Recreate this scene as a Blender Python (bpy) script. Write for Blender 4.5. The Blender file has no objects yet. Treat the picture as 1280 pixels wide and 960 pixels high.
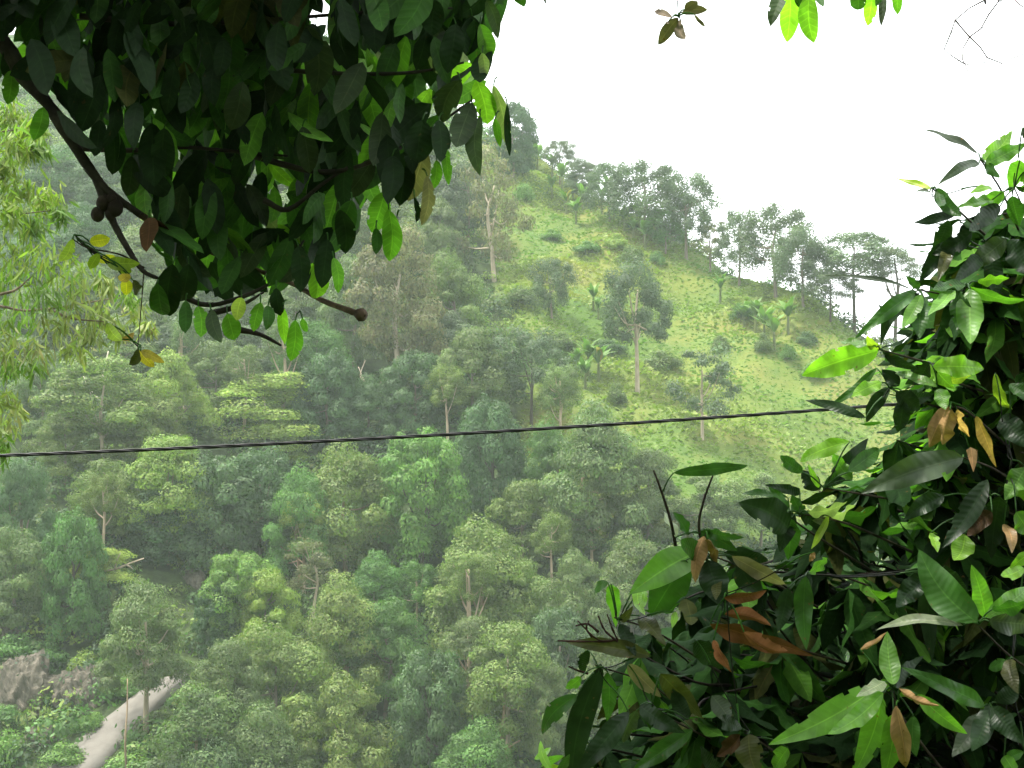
import bpy, math, random
import numpy as np
from mathutils import Vector
random.seed(5)
RNG = np.random.default_rng(11)
sc = bpy.context.scene
COL = sc.collection
F, CZ = 1970.0, 50.0            # focal length in photo pixels, eye height

def P(u, v, d):
    return np.array([(u - 640) / F * d, d, CZ + (480 - v) / F * d])

# ------------------------------------------------------------------ terrain
def softplus(x, k):
    return k * np.logaddexp(0, x / k)
RA, RB = np.array([8.0, 262.0]), np.array([46.0, 205.0])
RD = (RB - RA) / np.linalg.norm(RB - RA)
RN = np.array([-RD[1], RD[0]])           # points away from the valley
def H(x, y):
    x = np.asarray(x, float); y = np.asarray(y, float)
    near = 48.4 - 0.62 * softplus(y - 2.2, .35) + 1.3 * softplus(-y - 2.2, .5)  # unseen rise behind the camera, made steep to block light on the foreground
    near = np.minimum(near, 85 - softplus(-y - 60, 5.0) * .02)
    far = 19.0 + 0.52 * (y - 130)
    far = far + 1.6 * np.sin(x * .11 + y * .035 + .6) + 1.1 * np.sin(x * .21 - y * .09) + .5 * np.sin(x * .5 + 1.3 * np.sin(y * .31)) + .35 * np.sin(y * .55 + x * .17)
    d = (x - RA[0]) * RN[0] + (y - RA[1]) * RN[1]
    far = far - 1.25 * softplus(d + .5, 1.6)
    far = 128 - softplus(128 - far, 5.0)
    base = -30 + 0 * x
    h = softplus(far - near, 5.0) + near
    h = np.where(y < 40, near, h)
    return softplus(h - base, 3.0) + base

def hit(u, v, y0=70.0, y1=460.0):
    """where the sight line through photo point (u, v) meets the far hillside"""
    ys = np.arange(y0, y1, .4)
    xs = (u - 640) / F * ys; zs = CZ + (480 - v) / F * ys
    b = np.nonzero(zs <= H(xs, ys))[0]
    if not len(b):
        return hit(u, v + 3, y0, y1)
    y = ys[b[0]]
    x = (u - 640) / F * y
    return np.array([x, y, float(H(x, y))])

def in_poly(x, y, poly):
    x = np.asarray(x); y = np.asarray(y); r = np.zeros(x.shape, bool)
    n = len(poly); j = n - 1
    for i in range(n):
        xi, yi = poly[i][0], poly[i][1]; xj, yj = poly[j][0], poly[j][1]
        c = ((yi > y) != (yj > y)) & (x < (xj - xi) * (y - yi) / (yj - yi + 1e-12) + xi)
        r ^= c; j = i
    return r

# ------------------------------------------------------------------ mesh helpers
class MB:
    def __init__(s): s.V = []; s.Q = []; s.T = []; s.U = []; s.n = 0
    def add(s, v, q, tint=None, uv=None):
        v = np.asarray(v, float).reshape(-1, 3); q = np.asarray(q, int).reshape(-1, 4)
        if tint is None: tint = np.ones((len(v), 3))
        tint = np.broadcast_to(np.asarray(tint, float), (len(v), 3))
        if uv is None: uv = np.zeros((len(v), 2))
        s.V.append(v); s.Q.append(q + s.n); s.T.append(tint); s.U.append(uv); s.n += len(v)
    def mesh(s, name, mat, smooth=True):
        V = np.concatenate(s.V); Q = np.concatenate(s.Q); T = np.concatenate(s.T); U = np.concatenate(s.U)
        me = bpy.data.meshes.new(name)
        me.vertices.add(len(V)); me.vertices.foreach_set('co', V.ravel())
        me.loops.add(Q.size); me.loops.foreach_set('vertex_index', Q.ravel())
        me.polygons.add(len(Q)); me.polygons.foreach_set('loop_start', np.arange(0, Q.size, 4))
        me.polygons.foreach_set('loop_total', np.full(len(Q), 4))
        me.polygons.foreach_set('use_smooth', np.full(len(Q), smooth))
        a = me.attributes.new('tint', 'FLOAT_COLOR', 'POINT')
        a.data.foreach_set('color', np.c_[T, np.ones(len(T))].ravel())
        l = me.uv_layers.new(name='UVMap'); l.data.foreach_set('uv', U[Q.ravel()].ravel())
        me.update(calc_edges=True); me.validate()
        me.materials.append(mat)
        return me
    def build(s, name, mat, parent=None, smooth=True):
        return link(name, s.mesh(name, mat, smooth), parent)

def link(name, me, parent=None):
    o = bpy.data.objects.new(name, me); COL.objects.link(o)
    if parent is not None: o.parent = parent
    return o
def thing(name, label, cat, loc=(0, 0, 0), group=None):
    o = bpy.data.objects.new(name, None); COL.objects.link(o)
    o.location = loc; o.empty_display_size = .2
    return tag(o, label, cat, group)
def tag(o, label, cat, group=None, kind=None):
    o['label'] = label; o['category'] = cat
    if group: o['group'] = group
    if kind: o['kind'] = kind
    return o

def tube(mb, pts, rad, n=7, tint=(1, 1, 1), sub=4, wob=0.0):
    pts = np.asarray(pts, float); rad = np.broadcast_to(np.asarray(rad, float), (len(pts),)).copy()
    if sub > 1 and len(pts) > 2:                     # Catmull-Rom
        e = np.vstack([2 * pts[0] - pts[1], pts, 2 * pts[-1] - pts[-2]]); o = []; r = []
        for i in range(len(pts) - 1):
            for k in range(sub):
                t = k / sub; a, b, c, d = e[i:i + 4]
                o.append(.5 * (2 * b + (c - a) * t + (2 * a - 5 * b + 4 * c - d) * t * t + (3 * b - a - 3 * c + d) * t ** 3))
                r.append(rad[i] * (1 - t) + rad[i + 1] * t)
        o.append(pts[-1]); r.append(rad[-1]); pts = np.array(o); rad = np.array(r)
    if wob: rad = rad * (1 + wob * RNG.normal(size=len(rad)))
    tg = np.gradient(pts, axis=0); tg /= np.linalg.norm(tg, axis=1)[:, None] + 1e-9
    ref = np.array([0, 0, 1.0]) if abs(tg[0][2]) < .8 else np.array([1.0, 0, 0])
    a = np.cross(tg, ref); a /= np.linalg.norm(a, axis=1)[:, None] + 1e-9; b = np.cross(tg, a)
    th = np.arange(n) / n * 2 * np.pi
    ring = a[:, None] * np.cos(th)[None, :, None] + b[:, None] * np.sin(th)[None, :, None]
    V = pts[:, None] + ring * rad[:, None, None]
    m = len(pts); V = V.reshape(-1, 3)
    V = np.vstack([V, pts[:1], pts[-1:]])
    i, j = np.meshgrid(np.arange(m - 1), np.arange(n), indexing='ij'); j2 = (j + 1) % n
    Q = np.stack([i * n + j, i * n + j2, (i + 1) * n + j2, (i + 1) * n + j], -1).reshape(-1, 4)
    caps = [(m * n, (k + 2) % n, (k + 1) % n, k) for k in range(0, n - 1, 2)] + [(m * n + 1, (m - 1) * n + k, (m - 1) * n + k + 1, (m - 1) * n + (k + 2) % n) for k in range(0, n - 1, 2)]
    Q = np.vstack([Q, caps])
    s = np.linspace(0, 1, m).repeat(n); uv = np.c_[s, np.tile(th / 6.283, m)]
    mb.add(V, Q, tint, np.vstack([uv, [[0, 0], [1, 0]]]))

def unit(a): return a / (np.linalg.norm(a, axis=-1, keepdims=True) + 1e-9)
PROF = {'mango': lambda t: np.sin(np.pi * np.clip(t, 0, 1) ** .85) ** .75 * (1 - .25 * t) ,
        'oval': lambda t: np.sin(np.pi * np.clip(t, 0, 1) ** .95) ** .62 * np.where(t > .88, 1 - (t - .88) * 3.2, 1),
        'thin': lambda t: np.sin(np.pi * t) ** .7}
def leaves(mb, B, D, S, W, bulge, fold, wave, tint, prof='mango', nl=9, nw=2, bite=0):
    B = np.atleast_2d(B); D = np.atleast_2d(D); S = np.atleast_2d(S); N = len(B)
    W, bulge, fold, wave = [np.broadcast_to(np.asarray(a, float), (N,)) for a in (W, bulge, fold, wave)]
    L = np.linalg.norm(D, axis=1); Dh = unit(D); S = unit(S - Dh * np.sum(S * Dh, 1)[:, None]); Nn = np.cross(Dh, S)
    t = np.linspace(0, 1, nl + 1); s = np.linspace(-1, 1, 2 * nw + 1)
    p = np.clip(PROF[prof](t), .015, 1)
    ph = RNG.uniform(0, 6.28, (N, 1, 1)); fr = RNG.uniform(9, 17, (N, 1, 1))
    T = t[None, :, None]; Sg = s[None, None, :]; p_ = p[None, :, None]
    w = (W[:, None, None] / 2) * p_
    curl = RNG.normal(0, .05, (N, 1, 1))
    sb = RNG.normal(0, .045, (N, 1, 1))
    z = (bulge * L)[:, None, None] * 4 * T * (1 - T) + fold[:, None, None] * np.abs(Sg) * w \
        + (wave * W)[:, None, None] * Sg ** 2 * p_ * np.sin(fr * T + ph + np.where(Sg > 0, 1.7, 0)) + curl * L[:, None, None] * T ** 3
    y = Sg * w * (1 + .10 * wave[:, None, None] * np.sin(fr * 1.3 * T + ph * 2)) + sb * L[:, None, None] * np.sin(np.pi * T)
    V = B[:, None, None] + D[:, None, None] * T[..., None] + S[:, None, None] * y[..., None] + Nn[:, None, None] * z[..., None]
    m, k = nl + 1, 2 * nw + 1
    i, j = np.meshgrid(np.arange(nl), np.arange(k - 1), indexing='ij')
    q = np.stack([i * k + j, i * k + j + 1, (i + 1) * k + j + 1, (i + 1) * k + j], -1).reshape(-1, 4)
    if bite:
        keep = np.ones(len(q), bool)
        for _ in range(bite):
            a0 = RNG.integers(2, nl - 3); side = RNG.integers(0, 2); ln_ = RNG.integers(1, 3)
            for a in range(a0, a0 + ln_): keep[a * (k - 1) + (0 if side else k - 2)] = False
        q = q[keep]
    Q = (q[None] + (np.arange(N) * m * k)[:, None, None]).reshape(-1, 4)
    tint = np.broadcast_to(np.asarray(tint, float), (N, 3))
    uv = np.stack(np.broadcast_arrays(t[None, :, None], (s[None, None, :] + 1) / 2), -1)
    uv = np.broadcast_to(uv, (N, m, k, 2)).reshape(-1, 2)
    mb.add(V.reshape(-1, 3), Q, np.repeat(tint, m * k, 0), uv)

# ------------------------------------------------------------------ materials
def nmat(name):
    m = bpy.data.materials.new(name); m.use_nodes = True; nt = m.node_tree; nt.nodes.clear()
    return m, nt, nt.nodes.new, nt.links.new
def mathn(nt, op, a, b=None, c=None):
    n = nt.nodes.new('ShaderNodeMath'); n.operation = op
    for i, x in enumerate((a, b, c)):
        if x is None: continue
        if isinstance(x, (int, float)): n.inputs[i].default_value = x
        else: nt.links.new(x, n.inputs[i])
    return n.outputs[0]
def mixc(nt, f, a, b, mode='MIX'):
    n = nt.nodes.new('ShaderNodeMix'); n.data_type = 'RGBA'; n.blend_type = mode
    for s, x in ((n.inputs[0], f), (n.inputs[6], a), (n.inputs[7], b)):
        if isinstance(x, (int, float)): s.default_value = x
        elif isinstance(x, tuple): s.default_value = (*x, 1)
        else: nt.links.new(x, s)
    return n.outputs[2]

def close_leaf_mat(name, nveins=9, rough=.38, trans=.35, spec=.45, spots=.25, vein_w=.14):
    m, nt, N, Lk = nmat(name)
    at = N('ShaderNodeAttribute'); at.attribute_name = 'tint'
    uv = N('ShaderNodeUVMap'); sp = N('ShaderNodeSeparateXYZ'); Lk(uv.outputs[0], sp.inputs[0])
    u, v = sp.outputs[0], sp.outputs[1]
    av = mathn(nt, 'ABSOLUTE', mathn(nt, 'SUBTRACT', v, .5))
    mid = mathn(nt, 'SUBTRACT', 1, mathn(nt, 'SMOOTH_MIN', mathn(nt, 'MULTIPLY', av, 28), 1, .2))
    ph = mathn(nt, 'SUBTRACT', mathn(nt, 'MULTIPLY', u, nveins * 6.2832), mathn(nt, 'MULTIPLY', av, 11.0))
    nv = N('ShaderNodeTexNoise'); nv.inputs['Scale'].default_value = 9; nv.inputs['Detail'].default_value = 3; tcv = N('ShaderNodeTexCoord'); Lk(tcv.outputs['Object'], nv.inputs['Vector'])
    sv = mathn(nt, 'SINE', mathn(nt, 'ADD', ph, mathn(nt, 'MULTIPLY', nv.outputs[0], 5.0)))
    line = mathn(nt, 'POWER', mathn(nt, 'MAXIMUM', sv, 0.0), 10.0)
    tc = N('ShaderNodeTexCoord'); nz = N('ShaderNodeTexNoise'); nz.inputs['Scale'].default_value = 22; nz.inputs['Detail'].default_value = 5
    Lk(tc.outputs['Object'], nz.inputs['Vector'])
    cr = N('ShaderNodeMapRange'); cr.inputs[1].default_value = .3; cr.inputs[2].default_value = .7; cr.inputs[3].default_value = .72; cr.inputs[4].default_value = 1.28
    Lk(nz.outputs[0], cr.inputs[0])
    base = mixc(nt, 1.0, at.outputs['Color'], cr.outputs[0], 'MULTIPLY')
    lite = mixc(nt, 1.0, base, (1.8, 1.6, 1.7), 'MULTIPLY')
    vein = mathn(nt, 'MAXIMUM', mathn(nt, 'MAXIMUM', mid, 0.0), mathn(nt, 'MULTIPLY', line, vein_w))
    base = mixc(nt, vein, base, lite)
    # blemishes: small brown spots and eaten edges
    n2 = N('ShaderNodeTexNoise'); n2.inputs['Scale'].default_value = 60; n2.inputs['Detail'].default_value = 2; Lk(tc.outputs['Object'], n2.inputs['Vector'])
    sp2 = N('ShaderNodeMapRange'); sp2.inputs[1].default_value = .70; sp2.inputs[2].default_value = .76; sp2.inputs[4].default_value = spots * 2; Lk(n2.outputs[0], sp2.inputs[0])
    base = mixc(nt, sp2.outputs[0], base, (.10, .06, .02))
    geo = N('ShaderNodeNewGeometry')
    under = mixc(nt, 1.0, base, (1.45, 1.3, 1.5), 'MULTIPLY')
    colr = mixc(nt, geo.outputs['Backfacing'], base, under)
    bmp = N('ShaderNodeBump'); bmp.inputs['Strength'].default_value = .22; bmp.inputs['Distance'].default_value = .002
    hgt = mathn(nt, 'ADD', mathn(nt, 'MULTIPLY', sv, -.5), mathn(nt, 'MULTIPLY', nz.outputs[0], .8)); Lk(hgt, bmp.inputs['Height'])
    pr = N('ShaderNodeBsdfPrincipled'); Lk(colr, pr.inputs['Base Color']); pr.inputs['Specular IOR Level'].default_value = spec
    rr = N('ShaderNodeMapRange'); rr.inputs[3].default_value = rough - .08; rr.inputs[4].default_value = rough + .22; Lk(nz.outputs[0], rr.inputs[0]); Lk(rr.outputs[0], pr.inputs['Roughness'])
    Lk(bmp.outputs[0], pr.inputs['Normal'])
    sg = N('ShaderNodeSeparateColor'); Lk(at.outputs['Color'], sg.inputs[0])
    thin = N('ShaderNodeMapRange'); thin.inputs[1].default_value = .03; thin.inputs[2].default_value = .16; thin.inputs[3].default_value = .25; thin.inputs[4].default_value = 1.0; Lk(sg.outputs[1], thin.inputs[0])
    tr = N('ShaderNodeBsdfTranslucent'); Lk(mixc(nt, 1.0, mixc(nt, 1.0, colr, (1.7, 2.4, .6), 'MULTIPLY'), thin.outputs[0], 'MULTIPLY'), tr.inputs[0]); Lk(bmp.outputs[0], tr.inputs['Normal'])
    mx = N('ShaderNodeMixShader'); mx.inputs[0].default_value = trans; Lk(pr.outputs[0], mx.inputs[1]); Lk(tr.outputs[0], mx.inputs[2])
    out = N('ShaderNodeOutputMaterial'); Lk(mx.outputs[0], out.inputs[0])
    return m

def far_leaf_mat(name, trans=.3):
    m, nt, N, Lk = nmat(name)
    at = N('ShaderNodeAttribute'); at.attribute_name = 'tint'; oi = N('ShaderNodeObjectInfo')
    tc = N('ShaderNodeTexCoord'); nz = N('ShaderNodeTexNoise'); nz.inputs['Scale'].default_value = .55; nz.inputs['Detail'].default_value = 3
    gp = N('ShaderNodeNewGeometry'); Lk(gp.outputs['Position'], nz.inputs['Vector'])
    c = mixc(nt, 1.0, oi.outputs['Color'], at.outputs['Color'], 'MULTIPLY')
    f = N('ShaderNodeMapRange'); f.inputs[1].default_value = .52; f.inputs[2].default_value = .72; f.inputs[4].default_value = .6; Lk(nz.outputs[0], f.inputs[0])
    c = mixc(nt, f.outputs[0], c, mixc(nt, 1.0, c, (1.25, 1.22, .8), 'MULTIPLY'))
    pr = N('ShaderNodeBsdfPrincipled'); Lk(c, pr.inputs['Base Color']); pr.inputs['Roughness'].default_value = .6; pr.inputs['Specular IOR Level'].default_value = .25
    tr = N('ShaderNodeBsdfTranslucent'); Lk(mixc(nt, 1.0, c, (1.15, 1.6, .6), 'MULTIPLY'), tr.inputs[0])
    mx = N('ShaderNodeMixShader'); mx.inputs[0].default_value = trans; Lk(pr.outputs[0], mx.inputs[1]); Lk(tr.outputs[0], mx.inputs[2])
    out = N('ShaderNodeOutputMaterial'); Lk(mx.outputs[0], out.inputs[0])
    return m

def rough_mat(name, cols, scale, bump=.4, rough=.85, tinted=False, objcol=False, stretch=(1, 1, 1), dist=.05):
    m, nt, N, Lk = nmat(name)
    tc = N('ShaderNodeTexCoord'); mp = N('ShaderNodeMapping'); mp.inputs['Scale'].default_value = stretch; Lk(tc.outputs['Object'], mp.inputs[0])
    nz = N('ShaderNodeTexNoise'); nz.inputs['Scale'].default_value = scale; nz.inputs['Detail'].default_value = 8; nz.inputs['Roughness'].default_value = .65; Lk(mp.outputs[0], nz.inputs['Vector'])
    cr = N('ShaderNodeValToRGB'); e = cr.color_ramp.elements
    for i, c in enumerate(cols):
        pos = .3 + .4 * i / max(1, len(cols) - 1)
        el = e[i] if i < 2 else e.new(pos)
        el.position = pos; el.color = (*c, 1)
    Lk(nz.outputs[0], cr.inputs[0]); c = cr.outputs[0]
    if tinted:
        at = N('ShaderNodeAttribute'); at.attribute_name = 'tint'; c = mixc(nt, 1.0, c, at.outputs['Color'], 'MULTIPLY')
    if objcol:
        oi = N('ShaderNodeObjectInfo'); c = mixc(nt, 1.0, c, oi.outputs['Color'], 'MULTIPLY')
    pr = N('ShaderNodeBsdfPrincipled'); Lk(c, pr.inputs['Base Color']); pr.inputs['Roughness'].default_value = rough; pr.inputs['Specular IOR Level'].default_value = .2
    b = N('ShaderNodeBump'); b.inputs['Strength'].default_value = bump; b.inputs['Distance'].default_value = dist; Lk(nz.outputs[0], b.inputs['Height']); Lk(b.outputs[0], pr.inputs['Normal'])
    out = N('ShaderNodeOutputMaterial'); Lk(pr.outputs[0], out.inputs[0])
    return m

M_MANGO = close_leaf_mat('long_leaf', 13, .34, .34, .3, .4)
M_INNER = close_leaf_mat('shaded_old_leaf', 13, .65, .3, .03, .5)  # matte copy of the long leaf, sheen cut so inner leaves look shaded
M_OVAL = close_leaf_mat('oval_leaf', 8, .5, .38, .14, .15, .42)
M_DRY = close_leaf_mat('dry_leaf', 12, .8, .12, .05, .9)
M_FAR = far_leaf_mat('distant_foliage')
M_MID = far_leaf_mat('feathery_foliage', .35)
M_BARK = rough_mat('dark_bark', [(.012, .010, .008), (.03, .025, .02), (.07, .06, .048)], 14, .8, tinted=True, dist=.01)
M_TRUNK = rough_mat('distant_bark', [(.55, .5, .42), (.9, .85, .75), (1.1, 1.05, 1.0)], .8, .5, objcol=True, stretch=(2, 2, .5))
M_ROCK = rough_mat('bare_rock', [(.022, .026, .012), (.075, .064, .048), (.15, .13, .10)], 1.3, .9, stretch=(1.5, 1.5, .5), dist=.3)
M_ROAD = rough_mat('pale_track', [(.085, .078, .066), (.115, .105, .09), (.135, .124, .106)], .9, .4)
M_WALL = rough_mat('dark_wall', [(.05, .055, .045), (.09, .09, .075)], 1.2, .5)

def terrain_mat():
    m, nt, N, Lk = nmat('hill_grass')
    g = N('ShaderNodeNewGeometry')
    def noise(s, d=6, r=.6):
        n = N('ShaderNodeTexNoise'); n.inputs['Scale'].default_value = s; n.inputs['Detail'].default_value = d; n.inputs['Roughness'].default_value = r; Lk(g.outputs['Position'], n.inputs['Vector']); return n.outputs[0]
    def rng(x, a, b, lo=0., hi=1.):
        n = N('ShaderNodeMapRange'); n.inputs[1].default_value = a; n.inputs[2].default_value = b; n.inputs[3].default_value = lo; n.inputs[4].default_value = hi; Lk(x, n.inputs[0]); return n.outputs[0]
    c = mixc(nt, rng(noise(.06), .38, .62), (.060, .105, .019), (.108, .135, .025))
    c = mixc(nt, rng(noise(.11, 5, .55), .5, .72, 0, .55), c, (.15, .125, .035))
    c = mixc(nt, rng(noise(.25, 5), .52, .7, 0, .6), c, (.04, .085, .02))
    c = mixc(nt, rng(noise(2.2, 6, .7), .35, .65, 0, .2), c, mixc(nt, 1., c, (.5, .5, .5), 'MULTIPLY'))
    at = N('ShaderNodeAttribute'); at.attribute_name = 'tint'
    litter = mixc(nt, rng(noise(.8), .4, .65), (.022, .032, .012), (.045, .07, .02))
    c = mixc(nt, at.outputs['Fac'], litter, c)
    pr = N('ShaderNodeBsdfPrincipled'); Lk(c, pr.inputs['Base Color']); pr.inputs['Roughness'].default_value = .9; pr.inputs['Specular IOR Level'].default_value = .1
    b = N('ShaderNodeBump'); b.inputs['Strength'].default_value = .6; b.inputs['Distance'].default_value = .35; Lk(noise(1.3, 8, .7), b.inputs['Height']); Lk(b.outputs[0], pr.inputs['Normal'])
    out = N('ShaderNodeOutputMaterial'); Lk(pr.outputs[0], out.inputs[0])
    return m
M_GROUND = terrain_mat()

# ------------------------------------------------------------------ ground sheet
def axis(lo, hi, step, a, b):
    core = list(np.arange(lo, hi + .01, step)); s = step; x = lo
    left = []
    while x > a: s *= 1.35; x -= s; left.append(max(x, a))
    s = step; x = hi; right = []
    while x < b: s *= 1.35; x += s; right.append(min(x, b))
    return np.array(left[::-1] + core + right)
xs = axis(-110, 110, 1.6, -600, 600); ys = np.concatenate([np.arange(-600, -20, 40), np.arange(-20, 12, 1.0), axis(12, 360, 1.6, 12, 600)[0:]])
X, Y = np.meshgrid(xs, ys, indexing='ij'); Z = H(X, Y)
i, j = np.meshgrid(np.arange(len(xs) - 1), np.arange(len(ys) - 1), indexing='ij'); ny = len(ys)
GP_PX = [(592, 180), (650, 185), (720, 228), (830, 298), (900, 333), (1064, 398), (1180, 475), (1150, 560), (980, 660), (900, 700), (690, 690), (655, 640), (655, 560), (640, 420), (618, 330), (590, 260)]
GP = np.array([hit(*p)[:2] for p in GP_PX])
GT = np.where(in_poly(X, Y, GP) , 1.0, np.where((Y < 40) & (Y > 3), .5, 0.0))  # ground near and behind the camera toned dark to cut bounced light
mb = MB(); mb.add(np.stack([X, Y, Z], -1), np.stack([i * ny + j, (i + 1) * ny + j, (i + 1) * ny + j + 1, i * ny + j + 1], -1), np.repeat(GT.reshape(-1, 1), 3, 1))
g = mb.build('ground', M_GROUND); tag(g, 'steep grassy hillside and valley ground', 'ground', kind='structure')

# road: pale track climbing at the lower left
cpx = [(62, 990), (108, 948), (144, 912), (176, 884), (204, 864), (234, 849)]
cp = np.array([hit(*c) for c in cpx]); mb = MB()
cc = []
for a in range(len(cp) - 1):
    for t in np.linspace(0, 1, 7)[:-1]: cc.append(cp[a] * (1 - t) + cp[a + 1] * t)
cc.append(cp[-1]); cc = np.array(cc)
tg = unit(np.gradient(cc[:, :2], axis=0)); sd = np.c_[tg[:, 1], -tg[:, 0]]
rows = []
ROADP = cc
wid = np.interp(np.linspace(0, 1, len(cc)), [0, .3, .6, .8, 1], [1.9, 1.7, 1.3, .9, .4])
for k in range(len(cc)):
    zc = max(H(cc[k, 0] + sd[k, 0] * q * wid[k], cc[k, 1] + sd[k, 1] * q * wid[k]) for q in (-1, 0, 1)) + .12
    r = []
    for q, dz in ((-1.12, -1.2), (-1, 0), (-.5, .03), (0, .05), (.5, .03), (1, 0), (1.12, -1.2)):
        qx, qy = cc[k, 0] + sd[k, 0] * q * wid[k], cc[k, 1] + sd[k, 1] * q * wid[k]; r.append([qx, qy, .35 * zc + .65 * (float(H(qx, qy)) + .3) + dz * (.5 if dz < 0 else 1)])
    rows.append(r)
rows = np.array(rows); n = 7; i, j = np.meshgrid(np.arange(len(rows) - 1), np.arange(n - 1), indexing='ij')
mb.add(rows, np.stack([i * n + j, i * n + j + 1, (i + 1) * n + j + 1, (i + 1) * n + j], -1))
tag(mb.build('road', M_ROAD), 'pale concrete track climbing at the lower left', 'road', kind='structure')

# ------------------------------------------------------------------ distant crowns
def clump_leaves(mb, c, r, flat, n, ls, tj=.19, up=-.35, inner=.2, aspect=1.0):
    d = unit(RNG.normal(size=(n * 2, 3))); d = d[d[:, 2] > up][:n]; n = len(d)
    lump = 1 + .16 * np.sin(d[:, 0] * 5 + c[0] * 40) * np.sin(d[:, 1] * 6 + c[1] * 30) + .12 * np.sin(d[:, 2] * 8 + c[2] * 50)
    rr = np.where(RNG.random(n) < inner, RNG.uniform(.3, .9, n), RNG.uniform(.82, 1.08, n)) * lump
    p = c + d * rr[:, None] * r * np.array([1, 1, flat])
    nn = unit(d * np.array([1, 1, 1.2]) + RNG.normal(0, .3, (n, 3)))
    a = unit(np.cross(nn, RNG.normal(size=(n, 3)))); b = np.cross(nn, a)
    s = ls * RNG.uniform(.55, 1.4, n)[:, None]; s2 = s * aspect
    V = np.stack([p - a * s, p + b * s2 * .55 - a * s * .05 , p + a * s, p - b * s2 * .55 + a * s * .1], 1)
    base = 1 + RNG.normal(0, .12)
    t = base * (1 + RNG.normal(0, tj, (n, 1))) * (1 + RNG.normal(0, .06, (n, 3)))
    mb.add(V.reshape(-1, 3), np.arange(n * 4).reshape(-1, 4), np.repeat(np.clip(t, .3, 2), 4, 0))
CROWNS = {}
def crown(kind, var):
    k = (kind, var)
    if k in CROWNS: return CROWNS[k]
    mb = MB(); cs = []
    r_ = lambda a, b: RNG.uniform(a, b)
    f1, f2, am = r_(0, 6.28), r_(0, 6.28), r_(.12, .32)
    if kind == 'acacia':
        for q in range(30):
            th = q * 2.4 + r_(-.6, .6); h = (q + .5) / 30 + r_(-.07, .07)
            rad = .36 * (1 + am * math.sin(2 * th + f1) * math.cos(3 * h + f2)) * math.sqrt(max(.05, 1 - (h * 1.35 - .3) ** 2)) * r_(.55, 1.2)
            c = np.array([rad * math.cos(th), rad * math.sin(th), .14 + h * .72]); r = r_(.085, .19); cs.append(c)
            clump_leaves(mb, c, r, .78, 1100, .0112, tj=.10, inner=.25)
    elif kind == 'broad':
        for q in range(34):
            th = q * 2.4 + r_(-.3, .3); h = (q + .5) / 34
            rad = .37 * math.sqrt(max(.03, 1 - (h * 1.75 - .8) ** 2)) * r_(.75, 1.05)
            c = np.array([rad * math.cos(th), rad * math.sin(th), .12 + h * .76]); r = r_(.10, .16); cs.append(c)
            clump_leaves(mb, c, r, .9, 800, .0138, tj=.13, inner=.25)
    elif kind == 'umbrella':
        for q in range(24):
            lay = q % 4; th = q * 2.4 + r_(-.4, .4); rad = [.36, .33, .24, .12][lay] * r_(.6, 1.15)
            c = np.array([rad * math.cos(th), rad * math.sin(th), [.22, .5, .72, .88][lay] + r_(-.07, .07)]); r = r_(.15, .23); cs.append(c)
            clump_leaves(mb, c, r, .8, 900, .0125, up=-.15, inner=.15)
    elif kind == 'gum':
        for q in range(28):
            th = r_(0, 6.283); h = (q + .5) / 28; rad = .40 * math.sqrt(max(.06, 1 - (h * 1.5 - .55) ** 2)) * r_(.3, 1.1)
            c = np.array([rad * math.cos(th), rad * math.sin(th), .12 + h * .76]); r = r_(.09, .18); cs.append(c)
            clump_leaves(mb, c, r, r_(.6, .95), 760, .0125, up=-.5, inner=.4)
    elif kind == 'airy':
        for q in range(27):
            th = q * 2.4 + r_(-.5, .5); h = (q + .5) / 27; rad = .42 * math.sqrt(max(.06, 1 - (h * 1.5 - .55) ** 2)) * r_(.45, 1.12)
            c = np.array([rad * math.cos(th), rad * math.sin(th), .12 + h * .76]); r = r_(.09, .17); cs.append(c)
            clump_leaves(mb, c, r, r_(.95, 1.3), 560, .0135, up=-.7, inner=.45)
    elif kind == 'sparse':
        for q in range(22):
            th = r_(0, 6.283); h = (q + .5) / 22; rad = .42 * math.sqrt(max(.1, 1 - (h * 1.4 - .5) ** 2)) * r_(.3, 1.1)
            c = np.array([rad * math.cos(th), rad * math.sin(th), .1 + h * .8]); r = r_(.07, .14); cs.append(c)
            clump_leaves(mb, c, r * 1.3, .7, 230, .0165, up=-.7, inner=.6)
    elif kind == 'shrub':
        for q in range(16):
            th = q * 2.4; rad = .36 * math.sqrt((q + .3) / 16) * r_(.8, 1.1)
            c = np.array([rad * math.cos(th), rad * math.sin(th), .25 + .45 * (1 - (rad / .4) ** 2) * r_(.6, 1.1)]); r = r_(.13, .2); cs.append(c)
            clump_leaves(mb, c, r, 1.0, 260, .026, up=-.6, inner=.25)
    V = np.concatenate(mb.V)
    lo, hi = V.min(0), V.max(0); lo = np.percentile(V, .5, 0); hi = np.percentile(V, 99.5, 0)
    mid = (lo + hi) / 2; sc_ = np.array([1 / (hi[0] - lo[0]), 1 / (hi[1] - lo[1]), 1 / (hi[2] - lo[2])]); off = np.array([mid[0], mid[1], lo[2]])
    mb.V = [(v - off) * sc_ for v in mb.V]; cs = [(c - off) * sc_ for c in cs]
    CROWNS[k] = (mb.mesh('crown_' + kind, M_FAR, False), cs)
    return CROWNS[k]

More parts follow.
